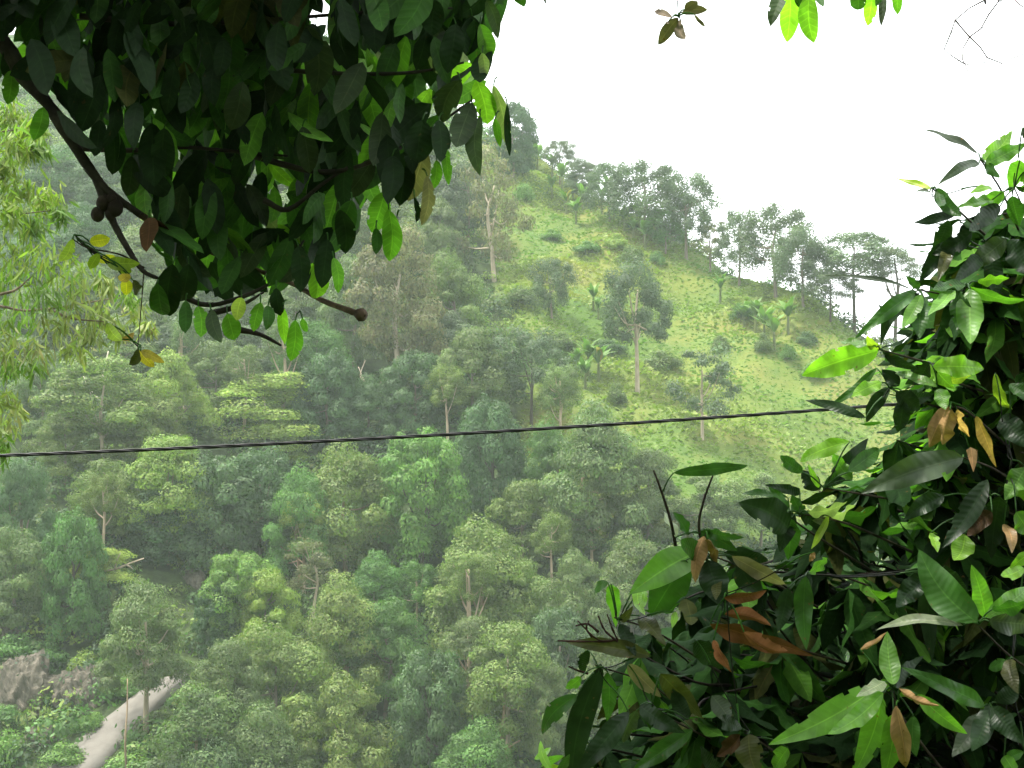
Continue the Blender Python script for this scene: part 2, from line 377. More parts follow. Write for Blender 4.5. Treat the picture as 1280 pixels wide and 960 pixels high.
HC = {k: (v[0] * 1.40, v[1] * 1.34, v[2] * 1.12) for k, v in dict(ol=(.072, .108, .030), yg=(.105, .158, .030), gg=(.062, .094, .036), dk=(.022, .052, .020), bg=(.062, .125, .026),
          bl=(.036, .070, .030), br=(.078, .085, .045), md=(.048, .105, .028), li=(.07, .14, .03), gy=(.048, .070, .044)).items()}
PALE = (.34, .30, .24); GREYB = (.16, .14, .12); DARKB = (.06, .05, .042); BUFF = (.26, .2, .14)
NT = [0]
def hill_tree(u, vt, vcb, w, vb, kind, col, label, bark=GREYB, name='hill_tree', group=None, cat='tree', lean=0.0, depth=None):
    """crown spans photo rows vt..vcb, w photo pixels wide; the foot stands on the hillside at row vb"""
    NT[0] += 1
    b = hit(u, vb); y = b[1]; m = y / F; vb = 480 - (b[2] - CZ) * F / y
    if kind in ('acacia', 'broad'): vcb = min(vcb + .22 * (vcb - vt), vb - .06 * (vb - vt))
    b = b - np.array([0, 0, .15])
    H_ = (vb - vt) * m; hc = (vcb - vt) * m; W = w * m; ox = lean * m
    t = thing(name, label, cat, b, group)
    me, cs = crown(kind, NT[0] % 5)
    c = link('crown', me, t); c.scale = (W * RNG.uniform(.98, 1.06), W * RNG.uniform(.85, 1.1), hc)
    c.location = (ox, 0, H_ - hc); rz = RNG.choice([0, math.pi / 2, math.pi, -math.pi / 2]) + RNG.uniform(-.25, .25); c.rotation_euler.z = rz
    k = HC[col] if isinstance(col, str) else col; jit = RNG.uniform(.9, 1.1)
    c.color = (k[0] * jit * RNG.uniform(.93, 1.07), k[1] * jit, k[2] * jit, 1)
    mb = MB(); tr = max(.13, H_ * .016); top = H_ - hc * .35
    bx = RNG.normal(0, .03) * H_; by = RNG.normal(0, .02) * H_
    pts = np.array([[0, 0, -.6], [bx * .4 + ox * .2, by * .4, top * .35], [bx + ox * .6, by, top * .7], [ox, 0, top]])
    tube(mb, pts, [tr * 1.35, tr, tr * .8, tr * .4], 6)
    for q in RNG.permutation(len(cs))[:7]:
        e = cs[q]; e = np.array([(e[0] * math.cos(rz) - e[1] * math.sin(rz)) * W + ox, (e[0] * math.sin(rz) + e[1] * math.cos(rz)) * W, H_ - hc + e[2] * hc])
        f = RNG.uniform(.45, .95); s0 = np.array([np.interp(f * top, pts[:, 2], pts[:, 0]), np.interp(f * top, pts[:, 2], pts[:, 1]), f * top])
        if e[2] < s0[2]: s0 = np.array([s0[0], s0[1], max(e[2] - .3, top * .3)])
        mdp = (s0 + e) / 2 + np.array([0, 0, -.06 * H_ * RNG.uniform(.2, 1)])
        tube(mb, [s0, mdp, e], [tr * .5, tr * .35, tr * .14], 5, sub=3)
    o = mb.build('trunk', M_TRUNK, t); o.color = (*bark, 1)
    return t

exec_rows = []
def T(*a, **k): exec_rows.append((a, k))
# --- trees on the skyline
R = 'trees along the ridge against the sky'
T(642, 128, 215, 60, 222, 'broad', 'dk', 'dark rounded tree at the hilltop, just right of the hanging leaf tips', group=R)
T(700, 174, 206, 44, 232, 'airy', 'gy', 'small slender tree on the ridge, first right of the dark hilltop tree', group=R)
T(728, 198, 232, 42, 252, 'acacia', 'gy', 'small cone-shaped ridge tree between the slender one and the tall clump', group=R)
T(762, 200, 258, 66, 278, 'airy', 'gy', 'narrow grey tree at the left end of the tall ridge clump', group=R)
T(806, 200, 272, 106, 304, 'airy', 'gy', 'tallest spreading grey-green tree in the middle of the big ridge clump', group=R)
T(858, 214, 292, 82, 325, 'airy', 'gy', 'wide tree at the right end of the big ridge clump', group=R)
T(832, 258, 302, 56, 318, 'airy', 'md', 'fresh green low tree in front of the big ridge clump', group=R)
T(888, 276, 322, 54, 340, 'sparse', 'br', 'thin brownish tree leaning out at the right foot of the big ridge clump', group=R)
T(924, 260, 332, 54, 358, 'airy', 'gy', 'narrow tree at the left side of the middle ridge group', group=R)
T(970, 254, 340, 112, 374, 'airy', 'gy', 'tall open-crowned tree at the centre of the middle ridge group', group=R)
T(1004, 284, 352, 72, 386, 'airy', 'gy', 'lower tree at the right side of the middle ridge group', group=R)
T(1068, 288, 344, 112, 408, 'airy', 'gy', 'flat-topped ridge tree with bare trunk, tallest of the right-hand pair', group=R, bark=DARKB)
T(1118, 308, 348, 70, 412, 'airy', 'gy', 'flat-topped ridge tree half behind the dark foreground leaves', group=R, bark=DARKB)
T(1038, 338, 372, 74, 402, 'airy', 'gy', 'low layered ridge tree with thin trunk below the flat-topped pair', group=R, bark=DARKB)
# --- trees standing in the open grass slope
S = 'scattered trees on the grass slope'
T(618, 180, 325, 92, 352, 'sparse', 'br', 'bare-looking grey tree with pale trunk at the left edge of the upper grass slope', bark=PALE, group=S)
T(797, 326, 425, 84, 492, 'airy', 'gy', 'thin grey tree with long pale trunk alone in the middle of the grass slope', bark=PALE, group=S)
T(690, 322, 384, 64, 398, 'airy', 'gy', 'dark grey-green bushy tree on the left of the slope below the pale-trunked tree', group=S)
T(664, 408, 492, 112, 536, 'airy', 'gy', 'dark spreading tree with thin dark trunk left of centre on the slope', bark=DARKB, group=S)
T(878, 430, 520, 96, 552, 'sparse', 'gy', 'faint grey thin-leaved tree on the lower right of the grass slope above the cable', bark=PALE, group=S)
T(742, 505, 655, 140, 690, 'acacia', 'gg', 'big rounded grey-green tree below the cable on the slope, over the dark low wall', bark=BUFF, group=S)
T(690, 525, 630, 70, 650, 'acacia', 'md', 'green tree below the cable at the left of the big rounded slope tree', group=S)
T(810, 560, 650, 90, 675, 'acacia', 'gg', 'hazy tree below the cable at the right of the big rounded slope tree', group=S)
T(880, 590, 660, 100, 690, 'gum', 'gg', 'pale hazy tree behind the arched foreground leaf', group=S)
T(950, 590, 660, 110, 700, 'gum', 'gg', 'pale hazy tree behind the broad dark foreground leaf', group=S)
# --- upper wood
U = 'trees in the upper wood'
T(500, 285, 445, 120, 515, 'gum', 'br', 'tall brownish-grey tree with pale straight trunk under the cut branch stub', bark=PALE, group=U)
T(565, 318, 430, 90, 450, 'acacia', 'ol', 'olive tree with yellowish domed top at the edge of the upper wood', group=U)
T(590, 410, 520, 96, 535, 'acacia', 'gg', 'grey-green rounded tree just above the cable left of the dark-trunked slope tree', group=U)
T(440, 320, 430, 100, 470, 'acacia', 'gg', 'grey-green tree at the tip of the cut branch stub', group=U)
T(548, 250, 330, 80, 345, 'acacia', 'gg', 'grey-green tree right of the lowest bright hanging leaves', group=U)
T(585, 200, 290, 76, 305, 'gum', 'gy', 'grey tree high on the hill between hanging leaves and pale-trunked tree', group=U)
T(520, 440, 530, 90, 545, 'broad', 'bl', 'blue-green tree just above the cable right of the pale straight trunk', group=U)
T(555, 385, 460, 80, 470, 'gum', 'gy', 'smoky grey tree under the yellowish domed olive one', group=U)
T(390, 400, 480, 90, 520, 'acacia', 'md', 'mid green tree right below the lowest hanging leaf', group=U)
T(410, 440, 540, 90, 560, 'broad', 'bl', 'blue-green tree above the cable between yellow-green tree and leaning pale trunk', group=U)
T(460, 470, 545, 84, 560, 'acacia', 'bl', 'blue-green bushy tree wrapped round the leaning pale trunk', group=U)
T(330, 465, 545, 122, 572, 'umbrella', 'yg', 'layered yellow-green tree above the cable with short pale trunk', bark=PALE, group=U)
T(345, 520, 575, 80, 590, 'umbrella', 'yg', 'small layered yellow-green tree crossed by the cable', group=U)
T(270, 425, 500, 90, 520, 'acacia', 'gg', 'grey-green tree above the layered yellow-green one', group=U)
T(215, 440, 530, 110, 560, 'acacia', 'yg', 'yellow-green billowing tree above the cable below the dry mustard leaves', group=U)
T(130, 445, 545, 130, 610, 'gum', 'ol', 'olive tree with white forked trunk left of the mustard leaves', bark=PALE, group=U)
T(178, 480, 560, 100, 590, 'acacia', 'ol', 'olive feathery tree just above the cable at left', group=U)
T(82, 515, 575, 78, 610, 'acacia', 'ol', 'olive rounded tree crossed by the cable near the left edge', group=U)
T(50, 440, 530, 90, 560, 'acacia', 'gg', 'grey-green tree behind the yellowish feathery branches', group=U)
T(330, 400, 470, 90, 480, 'gum', 'gy', 'smoky tree right behind the small twigs under the hanging leaves', group=U)
T(232, 395, 460, 80, 475, 'gum', 'gy', 'smoky tree right behind the leaf tips at left', bark=PALE, group=U)
V_ = 'faint trees high at the left'
for (u, vt, vcb, w, vb, c) in ((60, 180, 240, 90, 250, 'bl'), (130, 190, 260, 90, 275, 'bl'), (100, 255, 330, 100, 350, 'bl'), (40, 250, 320, 80, 340, 'bl'), (170, 285, 350, 90, 370, 'gg'),
                               (110, 330, 400, 100, 420, 'gg'), (200, 350, 420, 90, 440, 'gg'), (40, 360, 430, 90, 450, 'gg'), (150, 395, 460, 90, 480, 'gg'), (20, 300, 370, 80, 390, 'bl'),
                               (230, 250, 320, 100, 340, 'gg'), (300, 240, 320, 100, 340, 'gg'), (360, 240, 320, 90, 340, 'gg'), (420, 250, 320, 90, 345, 'gg'), (480, 230, 310, 90, 330, 'gg'), (280, 330, 400, 100, 420, 'gg'), (370, 330, 400, 90, 420, 'gg'),
                               (540, 160, 240, 80, 255, 'gg'), (470, 160, 240, 90, 255, 'gg'), (400, 170, 240, 90, 255, 'gg'), (320, 170, 240, 90, 255, 'gg'), (240, 170, 240, 90, 255, 'gg')):
    T(u, vt, vcb, w, vb, ('acacia', 'gum')[u % 3 == 0], c, 'faint blue-green tree on the high slope, half hidden by the hanging branches', group=V_)
# --- middle wood, below the cable
W_ = 'trees in the middle wood below the cable'
T(525, 540, 668, 122, 726, 'broad', 'bg', 'bright green round-crowned tree just below the cable', group=W_, bark=DARKB)
T(612, 500, 640, 84, 665, 'broad', 'bl', 'dark blue-green dense tree right of the bright round one', group=W_, bark=DARKB)
T(432, 553, 680, 118, 714, 'acacia', 'ol', 'olive domed tree left of the bright round one', group=W_, bark=BUFF)
T(375, 585, 690, 84, 735, 'acacia', 'md', 'green tree with thin tan trunk at the left of the olive domed one', group=W_, bark=BUFF)
T(210, 545, 650, 130, 705, 'acacia', 'yg', 'yellow-green tree right below the cable at left', group=W_, bark=BUFF)
T(140, 575, 650, 100, 690, 'acacia', 'ol', 'olive tree below the cable with tan trunk showing at left', group=W_, bark=BUFF)
T(270, 570, 680, 110, 715, 'broad', 'bl', 'dark shadowy tree with bare lower trunk below the cable', group=W_, bark=BUFF)
T(325, 560, 660, 100, 705, 'broad', 'bl', 'dark blue-green tree right of the one with bare lower trunk', group=W_)
T(215, 610, 690, 110, 705, 'broad', 'dk', 'dark green tree in the deep shade under the yellow-green one', group=W_)
T(25, 575, 690, 90, 735, 'acacia', 'bl', 'large blue-green tree at the left edge just below the cable', group=W_)
T(20, 660, 765, 96, 790, 'acacia', 'gg', 'grey-green billowing tree at the left edge above the tan boulder', group=W_)
T(92, 640, 790, 92, 805, 'broad', 'md', 'leafy green tree climbing beside the tan boulder', group=W_, bark=DARKB)
T(128, 683, 722, 74, 775, 'umbrella', 'yg', 'small flat yellow-green tree with dark trunk and bare side branches', group=W_, bark=DARKB)
T(300, 690, 770, 90, 800, 'broad', 'li', 'bright lime-green bushy tree in the lower middle left', group=W_)
T(335, 712, 790, 90, 820, 'acacia', 'yg', 'yellowish tree directly right of the lime-green bushy one', group=W_)
T(272, 728, 808, 66, 815, 'broad', 'dk', 'dark green compact tree left under the lime-green bushy one', group=W_)
T(390, 672, 735, 66, 790, 'sparse', 'br', 'half-bare pale tree with thin white stem below the olive domed one', group=W_, bark=PALE)
T(470, 690, 760, 90, 790, 'acacia', 'md', 'soft green tree in front of the bright round one', group=W_)
T(600, 652, 770, 150, 840, 'acacia', 'ol', 'large olive billowing tree at the bottom centre', group=W_, bark=BUFF)
T(655, 600, 690, 100, 715, 'acacia', 'ol', 'olive tree below the dark dense one and left of the dark low wall', group=W_)
T(650, 700, 790, 90, 830, 'acacia', 'ol', 'olive tree hugging the right side of the large billowing one', group=W_)
T(720, 690, 790, 110, 840, 'acacia', 'gg', 'hazy grey tree left of the curled foreground leaf', group=W_)
T(790, 665, 760, 100, 800, 'acacia', 'gg', 'hazy grey tree behind the tip of the leafy foreground tree', group=W_)
T(700, 760, 870, 90, 900, 'broad', 'bl', 'dark blue-green tree in the gap beside the leafy foreground tree', group=W_)
T(860, 680, 780, 110, 800, 'acacia', 'gg', 'hazy tree mostly behind the foreground leaf tree', group=W_)
# --- lower wood
L_ = 'trees along the bottom of the photo'
T(182, 728, 838, 130, 930, 'acacia', 'gg', 'grey-green feathery tree with pale stem beside the track', bark=PALE, group=L_)
T(246, 856, 990, 116, 1030, 'gum', 'gg', 'tree at the right side of the track with bare branches at its foot', bark=BUFF, group=L_)
T(425, 720, 840, 120, 890, 'acacia', 'ol', 'olive tree in the lower middle with white stem under it', bark=PALE, group=L_)
T(345, 780, 900, 140, 950, 'acacia', 'ol', 'wide olive tree right of the track top', group=L_)
T(285, 800, 900, 100, 960, 'acacia', 'gg', 'grey-green tree right above the end of the track', group=L_)
T(480, 750, 850, 110, 900, 'acacia', 'md', 'mid green tree in the lower middle left of the large billowing one', group=L_)
T(430, 845, 970, 150, 1030, 'acacia', 'ol', 'biggest olive tree at the bottom edge left of centre', group=L_)
T(330, 880, 990, 130, 1040, 'acacia', 'gg', 'grey-green tree at the bottom edge left of the biggest olive one', group=L_)
T(540, 815, 950, 100, 1010, 'broad', 'bl', 'dark blue-green tree at the bottom edge by the biggest olive one', group=L_, bark=DARKB)
T(590, 770, 850, 90, 930, 'acacia', 'gg', 'grey-green tree with long tan trunk at the bottom centre', bark=BUFF, group=L_)
T(635, 778, 880, 130, 975, 'acacia', 'ol', 'olive tree with long pale trunk near the bottom centre', bark=PALE, group=L_)
T(690, 830, 930, 90, 1000, 'acacia', 'gg', 'grey-green tree at the bottom beside the leafy foreground tree', group=L_)
T(600, 900, 1000, 110, 1050, 'acacia', 'md', 'mid green tree top at the bottom edge under the long pale trunk', group=L_)
T(260, 925, 1020, 110, 1060, 'acacia', 'bl', 'blue-green tree top at the bottom edge right of the track', group=L_)
T(760, 800, 900, 110, 960, 'acacia', 'gg', 'grey-green tree behind the leftmost foreground leaves', group=L_)
Z_ = 'slender pale-trunked trees in the wood'
for (u, vt, vcb, w, vb, c, lb) in (
    (232, 388, 436, 46, 520, 'gg', 'slender tree with pale trunk straight above the mustard dry leaves'),
    (352, 395, 450, 50, 560, 'gg', 'slender tree whose pale trunk passes behind the lowest hanging leaf'),
    (280, 590, 640, 60, 712, 'md', 'slender tree with tan trunk in the dark hollow below the cable'),
    (236, 600, 640, 56, 706, 'md', 'slender tree with grey trunk at the left of the dark hollow below the cable'),
    (586, 690, 745, 64, 885, 'ol', 'slender tree with long double tan trunk at the bottom centre'),
    (432, 770, 810, 56, 880, 'md', 'slender tree with short white trunk in the lower middle'),
    (700, 455, 510, 54, 570, 'gg', 'slender hazy tree crossing the cable right of the dark-trunked slope tree'),
    (740, 600, 648, 60, 705, 'gg', 'slender tree with brown trunk standing at the dark low wall'),
    (560, 455, 505, 54, 560, 'ol', 'slender olive tree just above the cable over the bright round crown'),
    (305, 430, 478, 50, 560, 'gg', 'slender tree with pale trunk behind the layered yellow-green tree'),
    (128, 590, 640, 56, 720, 'ol', 'slender tree with tan trunk below the cable at the far left'),
    (380, 615, 660, 56, 745, 'yg', 'slender tree with leaning tan trunk left under the olive domed tree'),
    (520, 700, 750, 70, 800, 'md', 'small slender green tree under the bright round crown'),
    (690, 640, 690, 60, 745, 'ol', 'slender olive tree below the left end of the dark low wall')):
    T(u, vt, vcb, w, vb, 'airy', c, lb, group=Z_, bark=(.36, .3, .23))
for a, k in exec_rows: hill_tree(*a, **k)

# --- bare pale branches showing in the wood
def bare_tree(base, polys, label, col=PALE, w=.16):
    b = hit(*base); t = thing('bare_tree', label, 'dead tree', b); m = b[1] / F; mb = MB()
    for q, pl in enumerate(polys):
        pts = [((u - base[0]) * m, -2.0 + .35 * k * (-1) ** q, (base[1] - v) * m) for k, (u, v) in enumerate(pl)]
        if q == 0: pts[0] = (pts[0][0], 0, -.4)
        tube(mb, pts, np.linspace(w, w * .35, len(pts)) * (1 if q == 0 else .6), 6)
    o = mb.build('trunk', M_TRUNK, t); o.color = (*col, 1)
bare_tree((482, 545), [[(482, 545), (470, 500), (457, 478), (449, 460)], [(468, 497), (478, 480), (480, 462)], [(457, 478), (452, 470), (458, 452)]], 'leaning bare pale trunk above the cable in the upper wood')
bare_tree((125, 760), [[(125, 760), (128, 720), (150, 712), (165, 706), (182, 700)], [(150, 712), (154, 700), (160, 690)], [(165, 706), (172, 712)]], 'bare pale forked branch beside the flat yellow-green tree')
bare_tree((160, 985), [[(160, 985), (163, 930), (164, 885), (163, 850)]], 'slender pale bare stem standing in front of the track', col=BUFF, w=.11)
bare_tree((130, 520), [[(130, 520), (132, 485), (136, 455), (138, 440)], [(131, 490), (140, 470), (142, 452)], [(130, 500), (115, 485), (108, 470)]], 'forked white bare trunk over the olive wood at left', col=(.45, .42, .36))
bare_tree((628, 980), [[(628, 980), (627, 930), (630, 890), (632, 850)], [(628, 935), (640, 925), (650, 918)], [(627, 950), (615, 940)]], 'pale straight trunk with short side branches at the bottom centre', col=BUFF, w=.24)

# ------------------------------------------------------------------ grass, banana plants, bushes
def scatter(poly, n):
    lo, hi = poly.min(0), poly.max(0); o = np.zeros((0, 2))
    while len(o) < n:
        p = RNG.uniform(lo, hi, (n, 2)); o = np.vstack([o, p[in_poly(p[:, 0], p[:, 1], poly)]])
    return o[:n]
mb = MB(); n = 30000; p = scatter(GP, n); z = H(p[:, 0], p[:, 1])
def pnoise(x, y, s, k=0):
    return (np.sin(x * s + 1.7 * np.sin(y * s * .8 + k)) + np.sin(y * s * 1.13 + 1.3 * np.sin(x * s * 1.2 + 2 + k))) / 2
pn = pnoise(p[:, 0], p[:, 1], .16); pd = pnoise(p[:, 0], p[:, 1], .11, 3.)
g1 = np.array([.10, .19, .03]); g2 = np.array([.19, .24, .045]); g3 = np.array([.26, .22, .06])
a = np.clip(pn * .8 + .5, 0, 1)[:, None]; b_ = np.clip(pd * 1.2 - .35, 0, .55)[:, None]
tint = ((g1 * (1 - a) + g2 * a) * (1 - b_) + g3 * b_) * .84 * RNG.uniform(.94, 1.06, (n, 1))
an = RNG.uniform(0, math.pi, n); hw = RNG.uniform(.12, .3, n); hh = RNG.uniform(.12, .36, n) * (1 + .5 * pn)
ax = np.c_[np.cos(an), np.sin(an), np.zeros(n)]; ln = RNG.normal(0, .8, (n, 2)); up = np.c_[ln, np.ones(n)]
B0 = np.c_[p, z - .08]
V = np.stack([B0 - ax * hw[:, None] * .6, B0 + ax * hw[:, None] * .6, B0 + up * hh[:, None] + ax * hw[:, None], B0 + up * hh[:, None] * .9 - ax * hw[:, None]], 1)
mb.add(V.reshape(-1, 3), np.arange(n * 4).reshape(-1, 4), np.repeat(tint, 4, 0))
o = mb.build('grass', M_FAR, smooth=False); tag(o, 'yellow-green rough grass covering the open slope', 'grass', kind='stuff')

def shrub_mass(name, pts, szs, tints, label, ls=.22, nl=70):
    mb = MB()
    for (x, y), s, tn in zip(pts, szs, tints):
        m0 = mb.n; q = len(mb.T); clump_leaves(mb, np.array([x, y, float(H(x, y)) + s * .25]), s, .8, int(nl * (s / 1.2) ** 1.3) + 12, ls, up=-.3, inner=.25)
        mb.T[q] = mb.T[q] * np.asarray(tn)
    o = mb.build(name, M_FAR, smooth=False); tag(o, label, 'undergrowth', kind='stuff')
pts = []; RK = np.array([hit(*p_)[:2] for p_ in ((-60, 830), (125, 830), (125, 975), (-60, 975))])
while len(pts) < 6000:
    y = RNG.uniform(104, 330); x = RNG.uniform(-.38, .42) * y
    if in_poly(np.array([x]), np.array([y]), GP)[0] and RNG.random() > .008: continue
    if in_poly(np.array([x]), np.array([y]), RK)[0] and RNG.random() < .3: continue
    if np.min(np.hypot(ROADP[:, 0] - x, ROADP[:, 1] - y)) < 3.2: continue
    pts.append((x, y))
sz = RNG.uniform(.7, 2.6, len(pts)) ** 1.0; 
pal = np.array([HC[k] for k in ('md', 'ol', 'gg', 'bl', 'dk', 'md', 'yg')])
shrub_mass('undergrowth', pts, sz, pal[RNG.integers(0, 7, len(pts))] * .8, 'mixed green undergrowth between the trees of the wood')

def banana_mesh(seed):
    r = np.random.default_rng(seed); mb = MB(); n = 9
    tube(mb, [(0, 0, -.3), (.03, 0, .8), (.05, .02, 1.6)], [.16, .13, .08], 7, (.11, .13, .05))
    for q in range(n):
        th = q * 2.4 + r.uniform(-.3, .3); el = r.uniform(.5, 1.25); L = r.uniform(1.5, 2.3)
        d = np.array([math.cos(th) * math.cos(el), math.sin(th) * math.cos(el), math.sin(el)])
        s = np.cross(d, (0, 0, 1)); k = np.array([.085, .155, .032]) * r.uniform(.8, 1.2)
        if r.random() < .08: k = np.array([.22, .17, .06])
        leaves(mb, np.array([[.05, 0, 1.5]]), d[None] * L, s[None], .55, -r.uniform(.08, .25), .25, .08, k, 'thin', 8, 1)
    return mb.mesh('banana_leaves', M_FAR)
BAN = [banana_mesh(k) for k in range(4)]
def bananas(px, label, group, smin=.9, smax=1.5):
    for k, (u, v) in enumerate(px):
        b = hit(u, v); o = link('banana_plant', BAN[k % 4]); o.location = b; s = RNG.uniform(smin, smax); o.scale = (s, s, s); o.rotation_euler.z = RNG.uniform(0, 6.28)
        o.color = (1, 1, 1, 1); tag(o, label, 'banana plant', group)
up_b = [(672, 212), (690, 222), (702, 240), (716, 250), (728, 262), (740, 255), (752, 268), (768, 280), (780, 290), (792, 300), (806, 312), (708, 268), (720, 280), (815, 300), (800, 290), (760, 255), (650, 205), (690, 250)]
bananas(up_b, 'banana plant with arching pale green leaves in the thicket under the ridge trees', 'banana plants under the ridge')
bananas([(742, 388), (748, 400), (735, 470), (748, 478), (732, 486), (720, 472)], 'banana plant on the middle of the grass slope left of the lone pale trunk', 'banana plants mid slope')
bananas([(930, 412), (945, 418), (955, 430), (968, 438), (985, 420), (900, 380)], 'banana plant among bushes on the right part of the grass slope', 'banana plants right slope')
bananas([(895, 650)], 'bright yellow-green banana plant behind the two bare twigs', 'banana plants by the twigs', 1.2, 1.3)
bananas([(573, 795)], 'upright bright green banana plant beside the olive tree at the bottom centre', 'banana plant bottom', 1.3, 1.4)
bananas([(490, 715), (478, 708)], 'yellowish banana plant in front of the bright round tree', 'banana plants centre', 1.1, 1.3)

# bushes in the grass
def bush(u, v, w, h, col, label, group):
    b = hit(u, v); m = b[1] / F; o = link('slope_bush', crown('shrub', (u + v) % 3)[0]); o.location = b - np.array([0, 0, .2])
    o.scale = (w * m, w * m, h * m); o.rotation_euler.z = RNG.uniform(0, 6.28); k = HC[col]; o.color = (*k, 1); tag(o, label, 'bush', group)
for (u, v) in ((655, 250), (690, 300), (735, 315), (790, 330), (770, 310), (820, 330)):
    bush(u, v, RNG.uniform(22, 40), RNG.uniform(14, 24), random.choice(['md', 'yg', 'bg', 'gg']), 'low bush on the upper grass slope under the banana thicket', 'bushes on the upper slope')
for (u, v) in ((700, 440), (640, 460), (760, 440), (745, 520), (770, 505), (830, 460), (690, 500), (650, 380)):
    bush(u, v, RNG.uniform(24, 50), RNG.uniform(15, 28), random.choice(['md', 'gg', 'bl', 'gg']), 'low bush in the grass around the lone pale-trunked slope tree', 'bushes on the middle slope')
for (u, v) in ((930, 400), (955, 440), (985, 450), (1010, 430), (900, 440), (1020, 470)):
    bush(u, v, RNG.uniform(22, 44), RNG.uniform(14, 26), random.choice(['md', 'gg', 'bl', 'bg']), 'low hazy bush on the right part of the grass slope', 'bushes on the right slope')
for (u, v, w, h, c) in ((58, 925, 34, 30, 'md'), (52, 880, 40, 26, 'bg'), (8, 905, 40, 26, 'md'), (112, 912, 40, 20, 'bg'), (55, 830, 60, 30, 'md'), (110, 845, 50, 30, 'yg'), (15, 955, 50, 44, 'li'), (80, 955, 60, 26, 'bg'), (175, 965, 80, 36, 'bg'), (20, 820, 60, 30, 'md'), (150, 870, 40, 24, 'bg'), (168, 935, 34, 20, 'md'), (196, 905, 34, 18, 'gg'), (222, 880, 30, 14, 'md'), (118, 905, 34, 16, 'bg'), (160, 868, 30, 14, 'md')):
    bush(u, v, w, h, c, 'leafy green bush around the bare rocks beside the track', 'bushes by the rocks')

# ------------------------------------------------------------------ rocks and wall
def rock(u, v, w, h, label, dpt=.6, seed=0, squash=1.0):
    b = hit(u, v); m = b[1] / F; r = np.random.default_rng(seed)
    nu, nv = 64, 40; th = np.linspace(0, 2 * np.pi, nu, endpoint=False); ph = np.linspace(.02, np.pi - .02, nv)
    TH, PH = np.meshgrid(th, ph, indexing='ij'); d = np.stack([np.cos(TH) * np.sin(PH), np.sin(TH) * np.sin(PH), np.cos(PH)], -1)
    rr = np.ones(TH.shape)
    for q in range(9):
        ax = unit(r.normal(size=3)); f = r.uniform(.45, .85); rr = np.minimum(rr, f / np.maximum(.2, d @ ax))
    for q in range(26):
        ax = r.normal(size=3) * 2.2 * (1.17 ** q); rr = rr * (1 + .075 * 1.11 ** -q * np.sin(d @ ax * 2 + q) * np.cos(d @ ax[::-1] + 2 * q))
    V = d * rr[..., None] * np.array([w * m * .62, w * m * .62 * dpt, h * m * .62])
    V[..., 1] -= V[..., 2] * -.35
    i, j = np.meshgrid(np.arange(nu), np.arange(nv - 1), indexing='ij'); i2 = (i + 1) % nu
    mb = MB(); mb.add(V, np.stack([i * nv + j, i * nv + j + 1, i2 * nv + j + 1, i2 * nv + j], -1))
    o = mb.build('rock_outcrop', M_ROCK, smooth=False); o.location = b + np.array([0, .35 * w * m, h * m * .12]); tag(o, label, 'rock', 'bare rocks at the lower left')
rock(12, 800, 34, 30, 'tan boulder at the left edge under the grey-green billowing tree', seed=3)
rock(20, 900, 76, 92, 'tall streaked rock face at the left edge below the tan boulder', seed=5)
rock(94, 902, 66, 80, 'brown slanting rock face nearest the track', seed=8)
rock(48, 940, 44, 36, 'rounded pinkish rock low at the left between bushes', seed=12)
rock(238, 738, 36, 32, 'small reddish bare rock beside the dark green compact tree', seed=15)
A = [hit(u, v) for u, v in ((680, 661), (705, 662), (735, 661), (765, 659), (792, 657))]
mb = MB(); pr_ = []
for q, a in enumerate(A): pr_.append([a + np.array([0, 0, -.5]), a + np.array([0, 0, .85]), a + np.array([0, .35, .85]), a + np.array([0, .35, -.5])])
pr_ = np.array(pr_)
for q in range(len(A) - 1):
    for e in range(4): mb.add(np.array([pr_[q][e], pr_[q][(e + 1) % 4], pr_[q + 1][(e + 1) % 4], pr_[q + 1][e]]), [[0, 1, 2, 3]])
mb.add(pr_[0], [[0, 1, 2, 3]]); mb.add(pr_[-1], [[3, 2, 1, 0]])
tag(mb.build('low_wall', M_WALL, smooth=False), 'thin dark low wall across the slope under the big rounded grey-green tree', 'wall')

# ------------------------------------------------------------------ cable
mb = MB(); L0, L1 = P(-900, 604, 9.0), P(2300, 470, 10.5); s = np.linspace(0, 1, 620)
q0, q1, q2 = P(0, 569.5, 9.3), P(560, 543, 9.6), P(1125, 505, 9.9)
tt = s * 5.2 - 2.0
ctr = np.array([q0 * (1 - t) * (1 - t / 2 * 1) if False else q0 * ((t - 1) * (t - 2) / 2) + q1 * (t * (2 - t)) + q2 * (t * (t - 1) / 2) for t in tt])
for k in range(3):
    ang = s * 5.2 * 40 + k * 2.094
    off = np.c_[np.zeros_like(s), np.cos(ang), np.sin(ang)] * .0058
    tube(mb, ctr + off, .0062, 6, (1, 1, 1), sub=1)
M_CABLE = rough_mat('cable_rubber', [(.008, .008, .009), (.018, .018, .018)], 30, .2, .5, dist=.002)
tag(mb.build('power_cable', M_CABLE), 'black twisted cable strung across the view in front of the wooded hill', 'cable')

